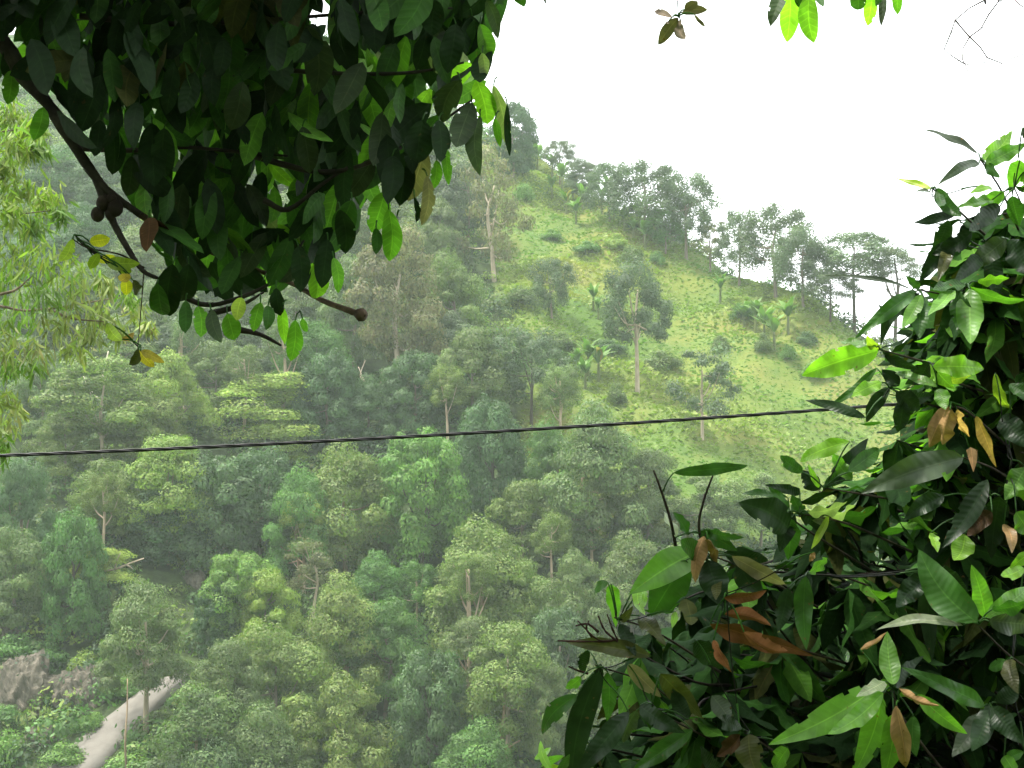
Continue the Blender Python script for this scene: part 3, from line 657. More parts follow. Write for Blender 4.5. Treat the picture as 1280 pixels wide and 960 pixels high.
# ------------------------------------------------------------------ foreground leaves
C = dict(DG=(.012, .032, .009), MG=(.028, .082, .014), BG=(.07, .17, .022), LG=(.13, .27, .028), GG=(.035, .058, .026), OL=(.045, .055, .014),
         TN=(.20, .135, .055), RU=(.125, .06, .02), YL=(.36, .34, .03), BR=(.042, .026, .010), PG=(.13, .17, .09), YG=(.17, .24, .03), MU=(.22, .17, .03), GB=(.11, .10, .065))
def view_side(b, d, roll):
    f = unit(b - np.array([0, 0, CZ])); s = unit(np.cross(d, f)); dh = unit(d); nn = np.cross(dh, s)
    return s * math.cos(roll) + nn * math.sin(roll)
def sprig(parent, spec, depth, twig=None, prof='mango', mat=None, name='leaf_sprig', label=None, wave=.17, tr=.004, node=None):
    """leaves: (u0, v0, u1, v1, width, colour, roll degrees, bulge, tip depth offset)"""
    mb = MB()
    if node is None: node = (spec[0][0] + 3, spec[0][1] - 5, depth + .02)
    for r in spec:
        u0, v0, u1, v1, w, c = r[:6]; roll = r[6] if len(r) > 6 else RNG.uniform(-22, 22); bul = r[7] if len(r) > 7 else RNG.uniform(-.10, .10)
        dd = r[8] if len(r) > 8 else RNG.uniform(-.12, .12)
        d0 = depth + RNG.uniform(-.04, .04); b = P(u0, v0, d0); t = P(u1, v1, d0 + dd); d = t - b
        s = view_side(b, d, math.radians(roll)); col = np.array(C[c]) * RNG.uniform(.85, 1.15)
        dry = wave > .2
        leaves(mb, b[None], d[None], s[None], w / F * d0 / max(.35, abs(math.cos(math.radians(roll)))), bul + (RNG.normal(0, .1) if dry else 0), RNG.uniform(.5, .9) * RNG.choice([-1, 1]) if dry else RNG.uniform(.05, .35), wave * RNG.uniform(.5, 1.3), col, prof, 22, 4, bite=int(RNG.integers(1, 4)) if RNG.random() < .3 else 0)
        if node is not None:
            nd = nd0 = P(*node); gap_ = np.linalg.norm(nd - b); nd = b + (nd - b) * min(1.0, .075 / max(gap_, 1e-4)); tube(mb, [nd, (nd + b) / 2 + np.array([0, 0, .006]), b], [.0025, .002, .0018], 5, np.array(C['MG']) * 1.2, sub=3)
            if gap_ > .075: tube(mb, [b + (nd - b) * .9, (nd + nd0) / 2 - np.array([0, -.02, .01]), nd0], [.0016, .0016, .0018], 5, (.012, .014, .008), sub=3)
    o = mb.build(name, mat, parent)
    if label: o['label'] = label
    if twig:
        tb = MB(); tube(tb, [P(*q) for q in twig], np.linspace(tr, tr * .5, len(twig)), 6, (1.2, 1.1, .9)); tb.build('twig', M_BARK, o)
    return o

# ---- the big leafy tree on the right
mango = thing('leafy_tree', 'dark dense tree with long wavy leaves and rust brown dead ones at the right', 'tree', (1.85, 5.0, float(H(1.85, 5.0)) - .1))
MO = np.array(mango.location)
class Off:    # children are built in world space and then carried by the thing
    pass
def settle(root):
    for ch in root.children:
        ch.matrix_parent_inverse = root.matrix_world.inverted() if False else ch.matrix_parent_inverse
        ch.location = -np.array(root.location)
D_ = 4.0
sp = lambda spec, twig=None, node=None, d=D_, **k: sprig(mango, spec, d, twig, 'mango', k.pop('mat', M_MANGO), node=node, **k)
sp([(1222, 192, 1154, 165, 9, 'GG', 55, .08), (1228, 200, 1266, 163, 26, 'LG', 5), (1224, 204, 1174, 229, 15, 'GG', 20, .1), (1232, 205, 1284, 178, 22, 'BG'), (1230, 206, 1252, 222, 14, 'MG', 30)], [(1290, 330, 4.3), (1255, 245, 4.05), (1226, 200, 4.0)], (1226, 200, 4.0))
sp([(1164, 236, 1118, 222, 9, 'YG', 20), (1170, 236, 1204, 272, 21, 'MG', 10), (1172, 240, 1180, 262, 12, 'MG'), (1162, 240, 1140, 240, 5, 'GG', 30), (1200, 262, 1141, 280, 15, 'DG', 20), (1185, 275, 1165, 320, 22, 'DG'), (1240, 236, 1212, 242, 10, 'LG', 30)], [(1260, 320, 4.4), (1200, 265, 4.1), (1166, 236, 4.0)], (1166, 236, 4.0))
sp([(1275, 200, 1262, 240, 24, 'BG'), (1280, 215, 1300, 255, 26, 'LG'), (1255, 240, 1225, 268, 22, 'BG'), (1265, 245, 1275, 285, 24, 'MG'), (1240, 250, 1195, 262, 15, 'BG', 40), (1250, 258, 1210, 290, 26, 'DG'), (1278, 160, 1300, 175, 20, 'GG')], [(1310, 330, 4.4), (1268, 235, 4.05)], (1268, 235, 4.0))
sp([(1257, 298, 1211, 332, 30, 'GG', 10), (1215, 290, 1165, 318, 26, 'DG'), (1190, 300, 1150, 352, 24, 'DG'), (1185, 310, 1172, 352, 18, 'OL'), (1262, 300, 1290, 345, 32, 'DG'), (1228, 320, 1196, 352, 22, 'DG'), (1240, 318, 1248, 372, 26, 'DG')], [(1320, 360, 4.5), (1262, 300, 4.1)], (1245, 303, 4.1))
sp([(1140, 362, 1032, 342, 6, 'GG', 50, .07), (1146, 364, 1068, 424, 22, 'MG', 10, .16), (1150, 366, 1098, 432, 18, 'DG', 20, .12), (1150, 360, 1132, 345, 12, 'MG'), (1152, 368, 1128, 410, 20, 'BG', 15), (1158, 366, 1205, 350, 18, 'MG', 40, .1), (1155, 372, 1150, 425, 28, 'MG')], [(1250, 400, 4.4), (1190, 372, 4.1), (1148, 362, 4.0)], (1148, 363, 4.0))
sp([(1212, 361, 1213, 429, 37, 'BG', 0, -.06), (1196, 362, 1210, 434, 28, 'MG', 15), (1212, 358, 1284, 374, 14, 'BG', 40, .1), (1190, 362, 1160, 392, 18, 'BG', 40), (1222, 352, 1262, 350, 14, 'LG', 40), (1206, 356, 1168, 360, 14, 'MG', 50)], [(1290, 400, 4.4), (1240, 375, 4.1), (1208, 358, 3.95)], (1208, 358, 3.95), d=3.9)
sp([(1098, 438, 1003, 469, 40, 'LG', -5, .07), (1100, 436, 1084, 420, 13, 'YG'), (1096, 434, 1052, 432, 10, 'BG', 55, .1), (1104, 440, 1150, 462, 14, 'DG', 20), (1106, 444, 1130, 440, 14, 'MG', 30)], [(1220, 470, 4.3), (1140, 448, 4.05), (1100, 437, 3.9)], (1100, 437, 3.9), d=3.9)
sp([(1166, 458, 1232, 460, 30, 'LG', -15, .12), (1166, 456, 1192, 486, 22, 'LG', 20, .12), (1172, 484, 1116, 468, 12, 'BG', 40, .1), (1172, 486, 1182, 512, 22, 'BG', 10), (1160, 452, 1132, 480, 24, 'DG'), (1176, 480, 1214, 470, 12, 'YG', 40)], [(1270, 500, 4.35), (1200, 480, 4.05), (1168, 462, 3.9)], (1168, 462, 3.9), d=3.9)
sp([(1096, 460, 1036, 508, 13, 'MG', 20, -.04), (1082, 522, 1009, 502, 15, 'DG', 10, .06), (1102, 478, 1066, 494, 19, 'LG', 20), (1112, 484, 1083, 528, 20, 'DG', 10, .1), (1120, 490, 1150, 512, 26, 'DG'), (1124, 482, 1102, 462, 20, 'DG'), (1128, 500, 1122, 540, 24, 'DG'), (1132, 492, 1165, 492, 22, 'DG')], [(1240, 530, 4.45), (1160, 505, 4.15), (1112, 485, 4.0)], (1112, 485, 4.0))
sp([(1062, 552, 1003, 578, 22, 'LG', 25, .16), (1003, 590, 974, 569, 18, 'MG'), (1024, 612, 1002, 588, 24, 'DG'), (1030, 608, 1064, 575, 18, 'MG', 30), (1036, 606, 1085, 548, 26, 'DG', 10), (1024, 610, 1010, 580, 9, 'LG'), (1060, 590, 1100, 560, 24, 'MG'), (1065, 600, 1040, 566, 20, 'BG', 20)], [(1200, 640, 4.4), (1090, 620, 4.1), (1030, 610, 4.0)], (1030, 610, 4.0))
sp([(1204, 572, 1077, 616, 42, 'GG', 8, .05, -.05)], [(1280, 610, 4.3), (1240, 585, 4.0), (1204, 572, 3.85)], (1204, 572, 3.85), d=3.82)
sp([(1186, 508, 1160, 560, 30, 'TN', 15, .1), (1188, 512, 1178, 556, 22, 'TN', 30), (1196, 512, 1216, 548, 12, 'MU', 30), (1212, 562, 1217, 590, 15, 'TN', 10), (1220, 520, 1246, 584, 15, 'MU', 20, .08)], [(1262, 560, 4.2), (1210, 515, 3.95), (1188, 508, 3.9)], None, d=3.88, mat=M_DRY, name='dead_leaf_cluster', label='tan withered leaves hanging in a bunch', wave=.25)
sp([(1244, 466, 1266, 512, 14, 'YG', 25, .12), (1262, 480, 1290, 505, 20, 'MG'), (1252, 520, 1290, 560, 34, 'DG'), (1282, 584, 1256, 624, 30, 'BG', 10), (1262, 590, 1300, 640, 36, 'LG'), (1270, 640, 1290, 668, 30, 'BG'), (1255, 655, 1265, 690, 16, 'TN')], [(1320, 580, 4.3), (1275, 565, 4.0)], (1265, 575, 4.0))
sp([(1234, 600, 1178, 684, 30, 'DG', 10), (1206, 668, 1192, 702, 32, 'LG', 5, -.08), (1164, 666, 1172, 690, 13, 'LG'), (1240, 640, 1208, 670, 26, 'BR', 20), (1250, 620, 1238, 700, 36, 'DG'), (1180, 620, 1130, 650, 26, 'DG')], [(1300, 660, 4.4), (1240, 630, 4.1)], (1238, 620, 4.0))
sp([(988, 648, 985, 700, 29, 'MG', 5), (1036, 645, 1010, 687, 11, 'YG', 30), (1000, 616, 955, 606, 14, 'DG', 15, .1), (1002, 640, 1050, 668, 30, 'DG'), (984, 640, 960, 605, 14, 'MG', 30), (1005, 645, 990, 618, 18, 'MG'), (1010, 640, 1060, 630, 15, 'PG', 55, .08), (1015, 650, 1075, 628, 12, 'PG', 60, .08)], [(1140, 690, 4.4), (1060, 655, 4.1), (1000, 642, 4.0)], (1000, 642, 4.0))  # the pale grey leaves paint in highlights along leaf edges
sp([(842, 591, 936, 583, 17, 'MG', 15, .18, .05), ], [(846, 690, 4.05), (838, 650, 4.0), (826, 612, 3.97), (817, 588, 3.95)], (829, 614, 3.97), d=3.95, tr=.005)
sp([(874, 665, 922, 688, 22, 'MG', 10), (882, 662, 930, 672, 14, 'MG', 30, .1), (860, 668, 842, 640, 14, 'MG', 40), (844, 672, 830, 640, 10, 'PG', 60)], [(890, 720, 4.1), (874, 664, 4.0), (879, 628, 3.97), (892, 592, 3.95)], (874, 666, 4.0), tr=.0045)
sp([(985, 660, 922, 628, 46, 'DG', 10, .08), (985, 622, 928, 618, 10, 'MG', 30, .15), (990, 640, 975, 690, 26, 'DG')], [(1100, 720, 4.5), (1020, 670, 4.15), (985, 645, 4.0)], (987, 645, 4.0))
sp([(872, 690, 786, 744, 46, 'BG', 12, .12), (858, 700, 814, 770, 50, 'MG', -10, .05), (880, 695, 850, 675, 28, 'MG', 20), (884, 700, 905, 760, 40, 'DG'), (915, 695, 980, 728, 22, 'GB', 20, .1), (896, 714, 895, 750, 15, 'OL', 20), (905, 690, 960, 700, 26, 'DG', 20, .1), (925, 700, 955, 745, 34, 'DG')], [(1060, 780, 4.5), (950, 720, 4.15), (885, 692, 4.0)], (885, 694, 4.0))
sp([(880, 670, 868, 728, 21, 'TN', 20, .08), (884, 674, 896, 715, 14, 'TN', 40)], [(900, 720, 4.1), (882, 668, 3.95)], None, d=3.93, mat=M_DRY, name='dead_leaf_cluster', label='small tan dead leaf pair under the bare twigs', wave=.22)
sp([(764, 730, 772, 778, 20, 'BG', 20, -.1), (760, 728, 743, 742, 12, 'MG', 30), (798, 730, 806, 768, 14, 'LG'), (806, 735, 800, 765, 10, 'LG'), (775, 780, 795, 820, 20, 'DG'), (772, 776, 790, 760, 12, 'OL', 20), (800, 770, 830, 800, 22, 'OL'), (845, 765, 840, 785, 10, 'LG')], [(900, 840, 4.3), (820, 790, 4.1), (768, 772, 4.0)], (772, 774, 4.0))
sp([(905, 747, 958, 738, 15, 'RU', 30, .08), (905, 768, 964, 782, 17, 'RU', 25, .1), (887, 780, 1016, 818, 26, 'RU', 25, -.05), (930, 790, 985, 815, 18, 'RU', 35, .06), (892, 800, 913, 840, 13, 'RU', 20), (925, 918, 898, 944, 22, 'BR'), (1018, 690, 1012, 702, 8, 'TN')], [(1060, 830, 4.3), (960, 800, 4.1), (890, 776, 3.95)], None, d=3.88, mat=M_DRY, name='dead_leaf_cluster', label='rust brown curled dead leaves in a bunch', wave=.28)
sp([(722, 868, 677, 918, 25, 'MG', 10, .1), (726, 846, 707, 861, 15, 'BG'), (814, 820, 708, 804, 24, 'OL', 15, .04), (752, 832, 714, 985, 36, 'DG', -5, .03), (786, 890, 720, 970, 31, 'DG', 10), (760, 840, 758, 905, 22, 'MG', 10), (735, 812, 730, 845, 16, 'DG')], [(900, 930, 4.4), (820, 860, 4.15), (745, 832, 4.0)], (748, 834, 4.0))
sp([(800, 882, 856, 916, 26, 'DG', 10, .1), (866, 912, 796, 962, 26, 'MG', 10, .08), (796, 888, 779, 928, 21, 'GG'), (785, 830, 826, 872, 22, 'GB', 20), (825, 842, 878, 898, 30, 'OL', 10), (860, 900, 842, 860, 24, 'DG')], [(960, 960, 4.5), (880, 920, 4.15), (805, 882, 4.0)], (815, 880, 4.0))
sp([(902, 900, 932, 912, 22, 'DG'), (936, 918, 948, 970, 38, 'OL', 10), (900, 960, 880, 935, 22, 'DG'), (985, 935, 965, 965, 24, 'BG', 20), (870, 800, 905, 840, 30, 'DG'), (890, 870, 915, 905, 26, 'GG')], [(1040, 990, 4.5), (940, 920, 4.1)], (938, 916, 4.0))
sp([(668, 950, 690, 932, 10, 'LG'), (676, 960, 705, 945, 12, 'BG'), (690, 965, 676, 926, 12, 'LG'), (700, 970, 712, 940, 14, 'MG'), (684, 958, 705, 965, 12, 'YG')], [(760, 1010, 4.3), (690, 962, 4.0)], (690, 962, 4.0))
# whorl low in the middle right
sp([(1117, 856, 1109, 790, 29, 'BG', 5, -.05), (1106, 853, 962, 932, 40, 'BG', 10, .06), (1106, 852, 1070, 872, 18, 'PG', 30, .1), (1104, 866, 1038, 914, 26, 'BG', 10), (1102, 870, 1064, 975, 36, 'BG', 5), (1117, 892, 1105, 972, 33, 'BG', -8), (1147, 868, 1209, 918, 23, 'BG', 15, .08), (1120, 860, 1155, 820, 18, 'DG', 20), (1142, 895, 1146, 945, 22, 'MG', 10), (1114, 862, 1100, 850, 18, 'BG')], [(1200, 990, 4.2), (1130, 900, 3.95), (1115, 860, 3.8)], (1115, 860, 3.78), d=3.76)
sp([(1120, 882, 1133, 958, 25, 'TN', 15, .05), (1124, 861, 1174, 882, 11, 'TN', 25, .1), (1075, 812, 1108, 790, 7, 'TN', 30)], None, None, d=3.74, mat=M_DRY, name='dead_leaf_cluster', label='tan crumpled leaf hanging under the green whorl', wave=.3)
sp([(1231, 882, 1128, 834, 25, 'MG', 15, .1), (1240, 884, 1280, 930, 30, 'DG'), (1238, 880, 1215, 940, 30, 'DG'), (1245, 878, 1275, 850, 24, 'DG'), (1232, 890, 1190, 945, 30, 'GG')], [(1300, 960, 4.3), (1236, 884, 3.95)], (1236, 884, 3.95), d=3.92)
sp([(1221, 778, 1150, 688, 52, 'MG', -8, .04), (1204, 782, 1096, 792, 14, 'PG', 45, .16), (1232, 772, 1214, 706, 26, 'BG', 15), (1234, 772, 1290, 732, 30, 'BG', 10, .06), (1236, 776, 1295, 782, 34, 'GG', 10), (1240, 762, 1285, 752, 18, 'MG', 40), (1218, 772, 1180, 760, 20, 'DG')], [(1310, 850, 4.1), (1266, 823, 3.9), (1225, 784, 3.75)], (1224, 780, 3.75), d=3.74)
sp([(1262, 824, 1272, 866, 23, 'OL', 15), (1266, 822, 1295, 850, 24, 'DG'), (1258, 826, 1238, 836, 16, 'MG'), (1280, 710, 1250, 720, 18, 'LG', 20), (1290, 690, 1262, 712, 16, 'LG'), (1255, 945, 1270, 970, 20, 'BG'), (1280, 940, 1255, 955, 16, 'MG')], [(1320, 860, 4.1), (1268, 824, 3.9)], (1266, 824, 3.9), d=3.9)
sp([(1162, 716, 1166, 824, 27, 'DG', 5), (1007, 720, 1008, 812, 27, 'MG', 8, -.06), (985, 735, 972, 790, 24, 'DG'), (1010, 716, 1035, 700, 14, 'BG', 40), (1012, 718, 990, 760, 24, 'DG'), (1170, 712, 1210, 740, 34, 'DG'), (1158, 718, 1120, 760, 32, 'DG')], [(1200, 800, 4.5), (1080, 730, 4.2), (1010, 716, 4.05)], (1010, 718, 4.05))
mb = MB()
for (a, b, c) in (((772, 800), (748, 800), (722, 776)), ((772, 802), (756, 788), (748, 770)), ((772, 800), (765, 785), (759, 768)), ((760, 802), (735, 802), (697, 801)), ((748, 790), (735, 780), (720, 782)), ((740, 796), (733, 786), (736, 776)), ((735, 842), (722, 838), (711, 833))):
    tube(mb, [P(*a, 4.0), P(*b, 3.99), P(*c, 3.97)], [.0032, .0026, .0018], 6, (.9, .45, .4), wob=.15)
o = mb.build('flower_stalk', M_BARK, mango); o['label'] = 'dark red bare flower stalks at the left tip'
# inner foliage: whorls through the crown, leaf colours darkened with depth as shade
poly = np.array([(1420, 235), (1250, 245), (1212, 275), (1185, 320), (1180, 352), (1160, 380), (1150, 430), (1135, 470), (1125, 520), (1110, 555), (1070, 590), (1030, 625), (1000, 668), (945, 690), (890, 712), (850, 748), (810, 790), (775, 830), (765, 880), (750, 930), (745, 1180), (1500, 1180), (1500, 235)])
mb = MB(); tw = MB(); cnt = 0
top_poly = np.array([(1420, 215), (1262, 228), (1215, 262), (1192, 320), (1180, 365), (1165, 430), (1150, 520), (1160, 560), (1420, 560)])
root_pts = [P(1420, 1150, 5.0), P(1400, 800, 5.0), P(1380, 560, 4.9), P(1350, 380, 4.8)]
while cnt < 930:
    up_ = cnt < 190
    u, v = RNG.uniform(740, 1500), RNG.uniform(215, 1180)
    if not in_poly(np.array([u]), np.array([v]), top_poly if up_ else poly)[0]: continue
    d = RNG.uniform(4.15, 5.5); nd = P(u, v, d); k = RNG.integers(6, 10); th = RNG.uniform(0, 6.28)
    ang = th + np.arange(k) * 2.4; el = RNG.uniform(-1.35, -.05, k)
    Dv = np.c_[np.cos(ang) * np.cos(el), np.sin(ang) * np.cos(el), np.sin(el)] * RNG.uniform(.13, .23, k)[:, None]
    Sv = np.cross(Dv, np.array([0, 0, 1.0])) + RNG.normal(0, .05, (k, 3))
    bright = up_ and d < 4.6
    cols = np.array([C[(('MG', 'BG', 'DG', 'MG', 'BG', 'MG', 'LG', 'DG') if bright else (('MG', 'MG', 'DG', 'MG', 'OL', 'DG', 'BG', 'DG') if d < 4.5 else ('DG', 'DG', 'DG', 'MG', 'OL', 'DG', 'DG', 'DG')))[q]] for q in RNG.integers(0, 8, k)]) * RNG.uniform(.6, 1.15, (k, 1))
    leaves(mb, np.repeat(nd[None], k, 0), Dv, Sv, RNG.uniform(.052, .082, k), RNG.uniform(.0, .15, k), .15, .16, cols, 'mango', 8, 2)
    e = nd + np.array([RNG.uniform(.1, .3), RNG.uniform(.15, .4), RNG.uniform(-.3, .0)]); tube(tw, [nd, (nd + e) / 2 + RNG.normal(0, .02, 3), e], [.003, .004, .005], 5, (.5, .45, .4), sub=3); cnt += 1
n = 1500; uu = RNG.uniform(740, 1560, n * 3); vv = RNG.uniform(250, 1200, n * 3); k = in_poly(uu, vv, (poly - [1500, 700]) * .97 + [1500, 715]); uu, vv = uu[k][:n], vv[k][:n]; n = len(uu)
dd_ = RNG.uniform(5.5, 6.4, n); el = RNG.uniform(-1.4, -.3, n); an = RNG.uniform(0, 6.28, n)
Dv = np.c_[np.cos(an) * np.cos(el), np.sin(an) * np.cos(el), np.sin(el)] * RNG.uniform(.16, .26, n)[:, None]
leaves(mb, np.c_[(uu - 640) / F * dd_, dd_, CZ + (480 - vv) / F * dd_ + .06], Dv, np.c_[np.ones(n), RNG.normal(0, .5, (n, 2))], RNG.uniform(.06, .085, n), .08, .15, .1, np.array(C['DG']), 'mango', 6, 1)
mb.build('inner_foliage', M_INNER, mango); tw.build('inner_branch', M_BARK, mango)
mb = MB(); tube(mb, [np.array([MO[0], MO[1], MO[2] - .3])] + root_pts, [.11, .09, .075, .055, .03], 10); mb.build('trunk', M_BARK, mango)

# ---- the overhanging tree at the upper left
oak = thing('overhanging_tree', 'dark overhanging tree with drooping oval leaves filling the upper left corner', 'tree', (-2.7, 3.4, float(H(-2.7, 3.4)) - .1))
OO = np.array(oak.location)
def so(spec, twig=None, node=None, d=4.0, **k):
    mat = k.pop('mat', M_OVAL)
    if node is None and twig is None:
        for r in spec:
            kk = dict(k); kk.setdefault('name', 'leaf')
            sprig(oak, [r], d, None, 'oval', mat, node=(r[0] + RNG.uniform(-6, 6), r[1] - 9, d + .03), wave=.05, **kk)
    else:
        sprig(oak, spec, d, twig, 'oval', mat, node=node, wave=.05, **k)
mb = MB()
tube(mb, [OO + (0, 0, -.3), OO + (.03, .05, 1.6), OO + (-.05, .1, 3.4), OO + (.1, .1, 5.2), OO + (.3, .0, 6.6)], [.16, .13, .12, .10, .06], 12); mb.build('trunk', M_BARK, oak)
mb = MB()
tube(mb, [OO + (.0, .1, 4.4), P(-120, -90, 3.9), P(0, 48, 4.0), P(30, 98, 4.0), P(62, 132, 4.0), P(98, 190, 4.0), P(132, 236, 4.0), P(175, 268, 4.02)], [.055, .034, .0205, .0185, .016, .0138, .012, .009], 10, wob=.08)
tube(mb, [P(118, 218, 4.0), P(138, 270, 4.0), P(158, 308, 4.0), P(178, 338, 4.0), P(198, 348, 4.0)], [.011, .010, .008, .006, .004], 8, wob=.06)
tube(mb, [P(175, 268, 4.03), P(230, 300, 4.3), P(300, 330, 4.42), P(360, 352, 4.4), P(402, 375, 4.2), P(436, 388, 4.06), P(452, 394, 4.04)], [.009, .008, .0072, .0068, .0072, .008, .0092], 9, (2.6, 2.1, 1.6), wob=.05)
tube(mb, [P(445, 391, 4.04), P(450, 393, 4.035), P(457, 396, 4.03)], [.0105, .0165, .0135], 9, (1.4, 1.1, .9), wob=.12)
for pl in ([(95, 185), (160, 188), (230, 184), (300, 190), (360, 195)], [(250, 60), (340, 85), (440, 92), (520, 90), (580, 78)], [(100, 20), (220, 30), (330, 25), (460, 15), (570, 10)], [(300, 190), (400, 215), (470, 200), (540, 160), (590, 125)], [(200, 348), (250, 380), (300, 372), (350, 345), (380, 300)], [(262, 392), (300, 382), (330, 365)], [(298, 412), (325, 418), (352, 432)], [(330, 250), (360, 262), (400, 232), (440, 205)], [(-20, -60), (120, -50), (300, -40), (480, -50), (620, -70), (800, -90), (1000, -110), (1180, -150)]):
    tube(mb, [P(u, v, 4.08) for u, v in pl], np.linspace(.0085, .003, len(pl)) * (2.6 if pl[0][0] < 0 else 1), 7, wob=.06)
mb.build('branch', M_BARK, oak)
for (u, v, r) in ((122, 268, .0115), (129, 254, .012), (144, 260, .0135), (139, 250, .010), (138, 268, .009)):
    f = MB(); nu, nv = 10, 7; th = np.linspace(0, 6.283, nu, endpoint=False); ph = np.linspace(.05, 3.09, nv); TH, PH = np.meshgrid(th, ph, indexing='ij')
    Vv = np.stack([np.cos(TH) * np.sin(PH), np.sin(TH) * np.sin(PH), 1.12 * np.cos(PH)], -1) * r * 1.55 * (1 + .06 * np.sin(5 * TH))[..., None] * .5 * 2 + P(u, v, 3.99)
    i, j = np.meshgrid(np.arange(nu), np.arange(nv - 1), indexing='ij'); i2 = (i + 1) % nu
    f.add(Vv, np.stack([i * nv + j, i * nv + j + 1, i2 * nv + j + 1, i2 * nv + j], -1), (.8, .7, .6)); f.build('fruit', M_BARK, oak)
# leaves at the outline, hung where the photo has them
so([(608, 0, 626, 51, 16, 'GG', 20), (596, 100, 609, 158, 30, 'LG', 10), (617, 106, 634, 184, 18, 'PG', 15), (634, 130, 638, 196, 9, 'DG', 20), (619, 148, 626, 182, 10, 'BG', 20), (600, 146, 597, 214, 21, 'GG'), (590, 128, 570, 187, 31, 'GG', 8), (575, 100, 553, 154, 31, 'GG', -8), (600, 30, 612, 78, 22, 'BG'), (590, 20, 583, 70, 28, 'DG'), (612, 60, 600, 105, 24, 'DG'), (603, 66, 606, 98, 14, 'PG', 30), (570, 30, 560, 92, 30, 'DG')], None, None, 4.0)
so([(531, 186, 510, 251, 32, 'GB', 6), (534, 220, 527, 282, 17, 'GB', 15), (518, 246, 521, 279, 8, 'DG'), (556, 184, 561, 232, 13, 'BG'), (546, 200, 541, 238, 15, 'BG'), (528, 150, 520, 205, 36, 'DG'), (548, 150, 551, 200, 24, 'DG'), (505, 190, 500, 255, 30, 'DG'), (490, 195, 485, 256, 28, 'DG'), (540, 165, 528, 195, 20, 'GG')], None, None, 3.98)
so([(481, 240, 463, 294, 29, 'BG', 5), (486, 262, 486, 329, 26, 'BG', 5), (496, 272, 499, 302, 11, 'PG'), (470, 285, 470, 318, 14, 'MG'), (440, 250, 425, 298, 30, 'MG'), (410, 300, 402, 360, 26, 'DG'), (425, 262, 432, 315, 26, 'DG')], None, None, 3.98)
so([(384, 32, 393, 120, 38, 'GG', 6), (378, 158, 387, 216, 27, 'GG'), (395, 31, 368, 80, 30, 'DG'), (350, 40, 358, 105, 34, 'DG'), (430, 20, 440, 92, 36, 'DG'), (475, 10, 470, 60, 36, 'DG'), (510, 5, 520, 50, 34, 'DG'), (545, 0, 540, 45, 30, 'DG')], None, None, 3.96)
so([(262, -5, 262, 31, 27, 'MG'), (300, -8, 305, 41, 26, 'MG'), (291, 37, 278, 98, 38, 'MG', 5), (287, 92, 277, 134, 33, 'MG'), (304, 102, 288, 163, 33, 'GG', 5), (240, 10, 222, 45, 28, 'GG'), (225, 40, 215, 75, 24, 'DG'), (190, 60, 175, 120, 40, 'DG'), (190, 154, 193, 233, 35, 'DG', 8), (205, 160, 208, 222, 30, 'DG'), (170, 80, 160, 130, 36, 'OL')], None, None, 3.94)
so([(14, 88, 10, 130, 21, 'BG'), (54, 134, 42, 172, 21, 'BG'), (8, 60, 20, 110, 26, 'DG'), (140, 160, 142, 220, 26, 'DG'), (125, 150, 118, 195, 22, 'DG'), (165, 195, 158, 245, 24, 'DG')], None, None, 4.0)
so([(369, 400, 364, 449, 21, 'BG', 5), (353, 384, 356, 432, 14, 'LG'), (326, 378, 317, 415, 17, 'BG'), (335, 382, 333, 412, 15, 'MG'), (392, 330, 395, 374, 26, 'LG'), (373, 308, 376, 366, 25, 'DG'), (417, 322, 423, 367, 15, 'BG'), (248, 383, 251, 422, 21, 'BG'), (264, 388, 278, 430, 18, 'GG'), (232, 376, 232, 417, 17, 'MG'), (284, 392, 293, 425, 24, 'BG'), (197, 354, 203, 397, 25, 'MG'), (216, 330, 212, 395, 34, 'DG'), (236, 330, 226, 380, 30, 'DG'), (302, 372, 296, 400, 18, 'YG'), (345, 360, 350, 395, 18, 'DG'), (378, 398, 384, 415, 9, 'BG')], None, None, 4.0)
so([(91, 299, 75, 325, 14, 'YG', 10), (124, 317, 112, 336, 13, 'YG'), (112, 302, 138, 298, 16, 'YL', 10), (134, 330, 172, 330, 17, 'YG', 10), (120, 326, 145, 322, 11, 'YL'), (162, 343, 146, 354, 12, 'MU'), (157, 348, 158, 369, 15, 'YL'), (166, 350, 176, 362, 14, 'OL'), (150, 336, 165, 340, 12, 'YG')], [(180, 335, 4.0), (150, 318, 3.99), (110, 310, 3.98), (90, 298, 3.98)], None, 3.98, label='yellowing leaves on a thin side twig', tr=.003)
so([(173, 437, 162, 456, 12, 'OL', 15), (173, 438, 193, 460, 13, 'MU', 15), (176, 439, 205, 453, 11, 'MU', 20), (134, 404, 152, 425, 15, 'YG'), (152, 424, 168, 416, 8, 'TN', 20)], [(180, 338, 4.0), (176, 390, 3.99), (172, 437, 3.98)], None, 3.98, label='mustard dry leaves dangling on a thread-like twig', tr=.0018)
so([(186, 272, 184, 316, 22, 'BR', 30), (198, 275, 206, 308, 18, 'BR', 35)], None, None, 3.97, mat=M_DRY, name='dead_leaf', label='brown dead leaf on the main branch')
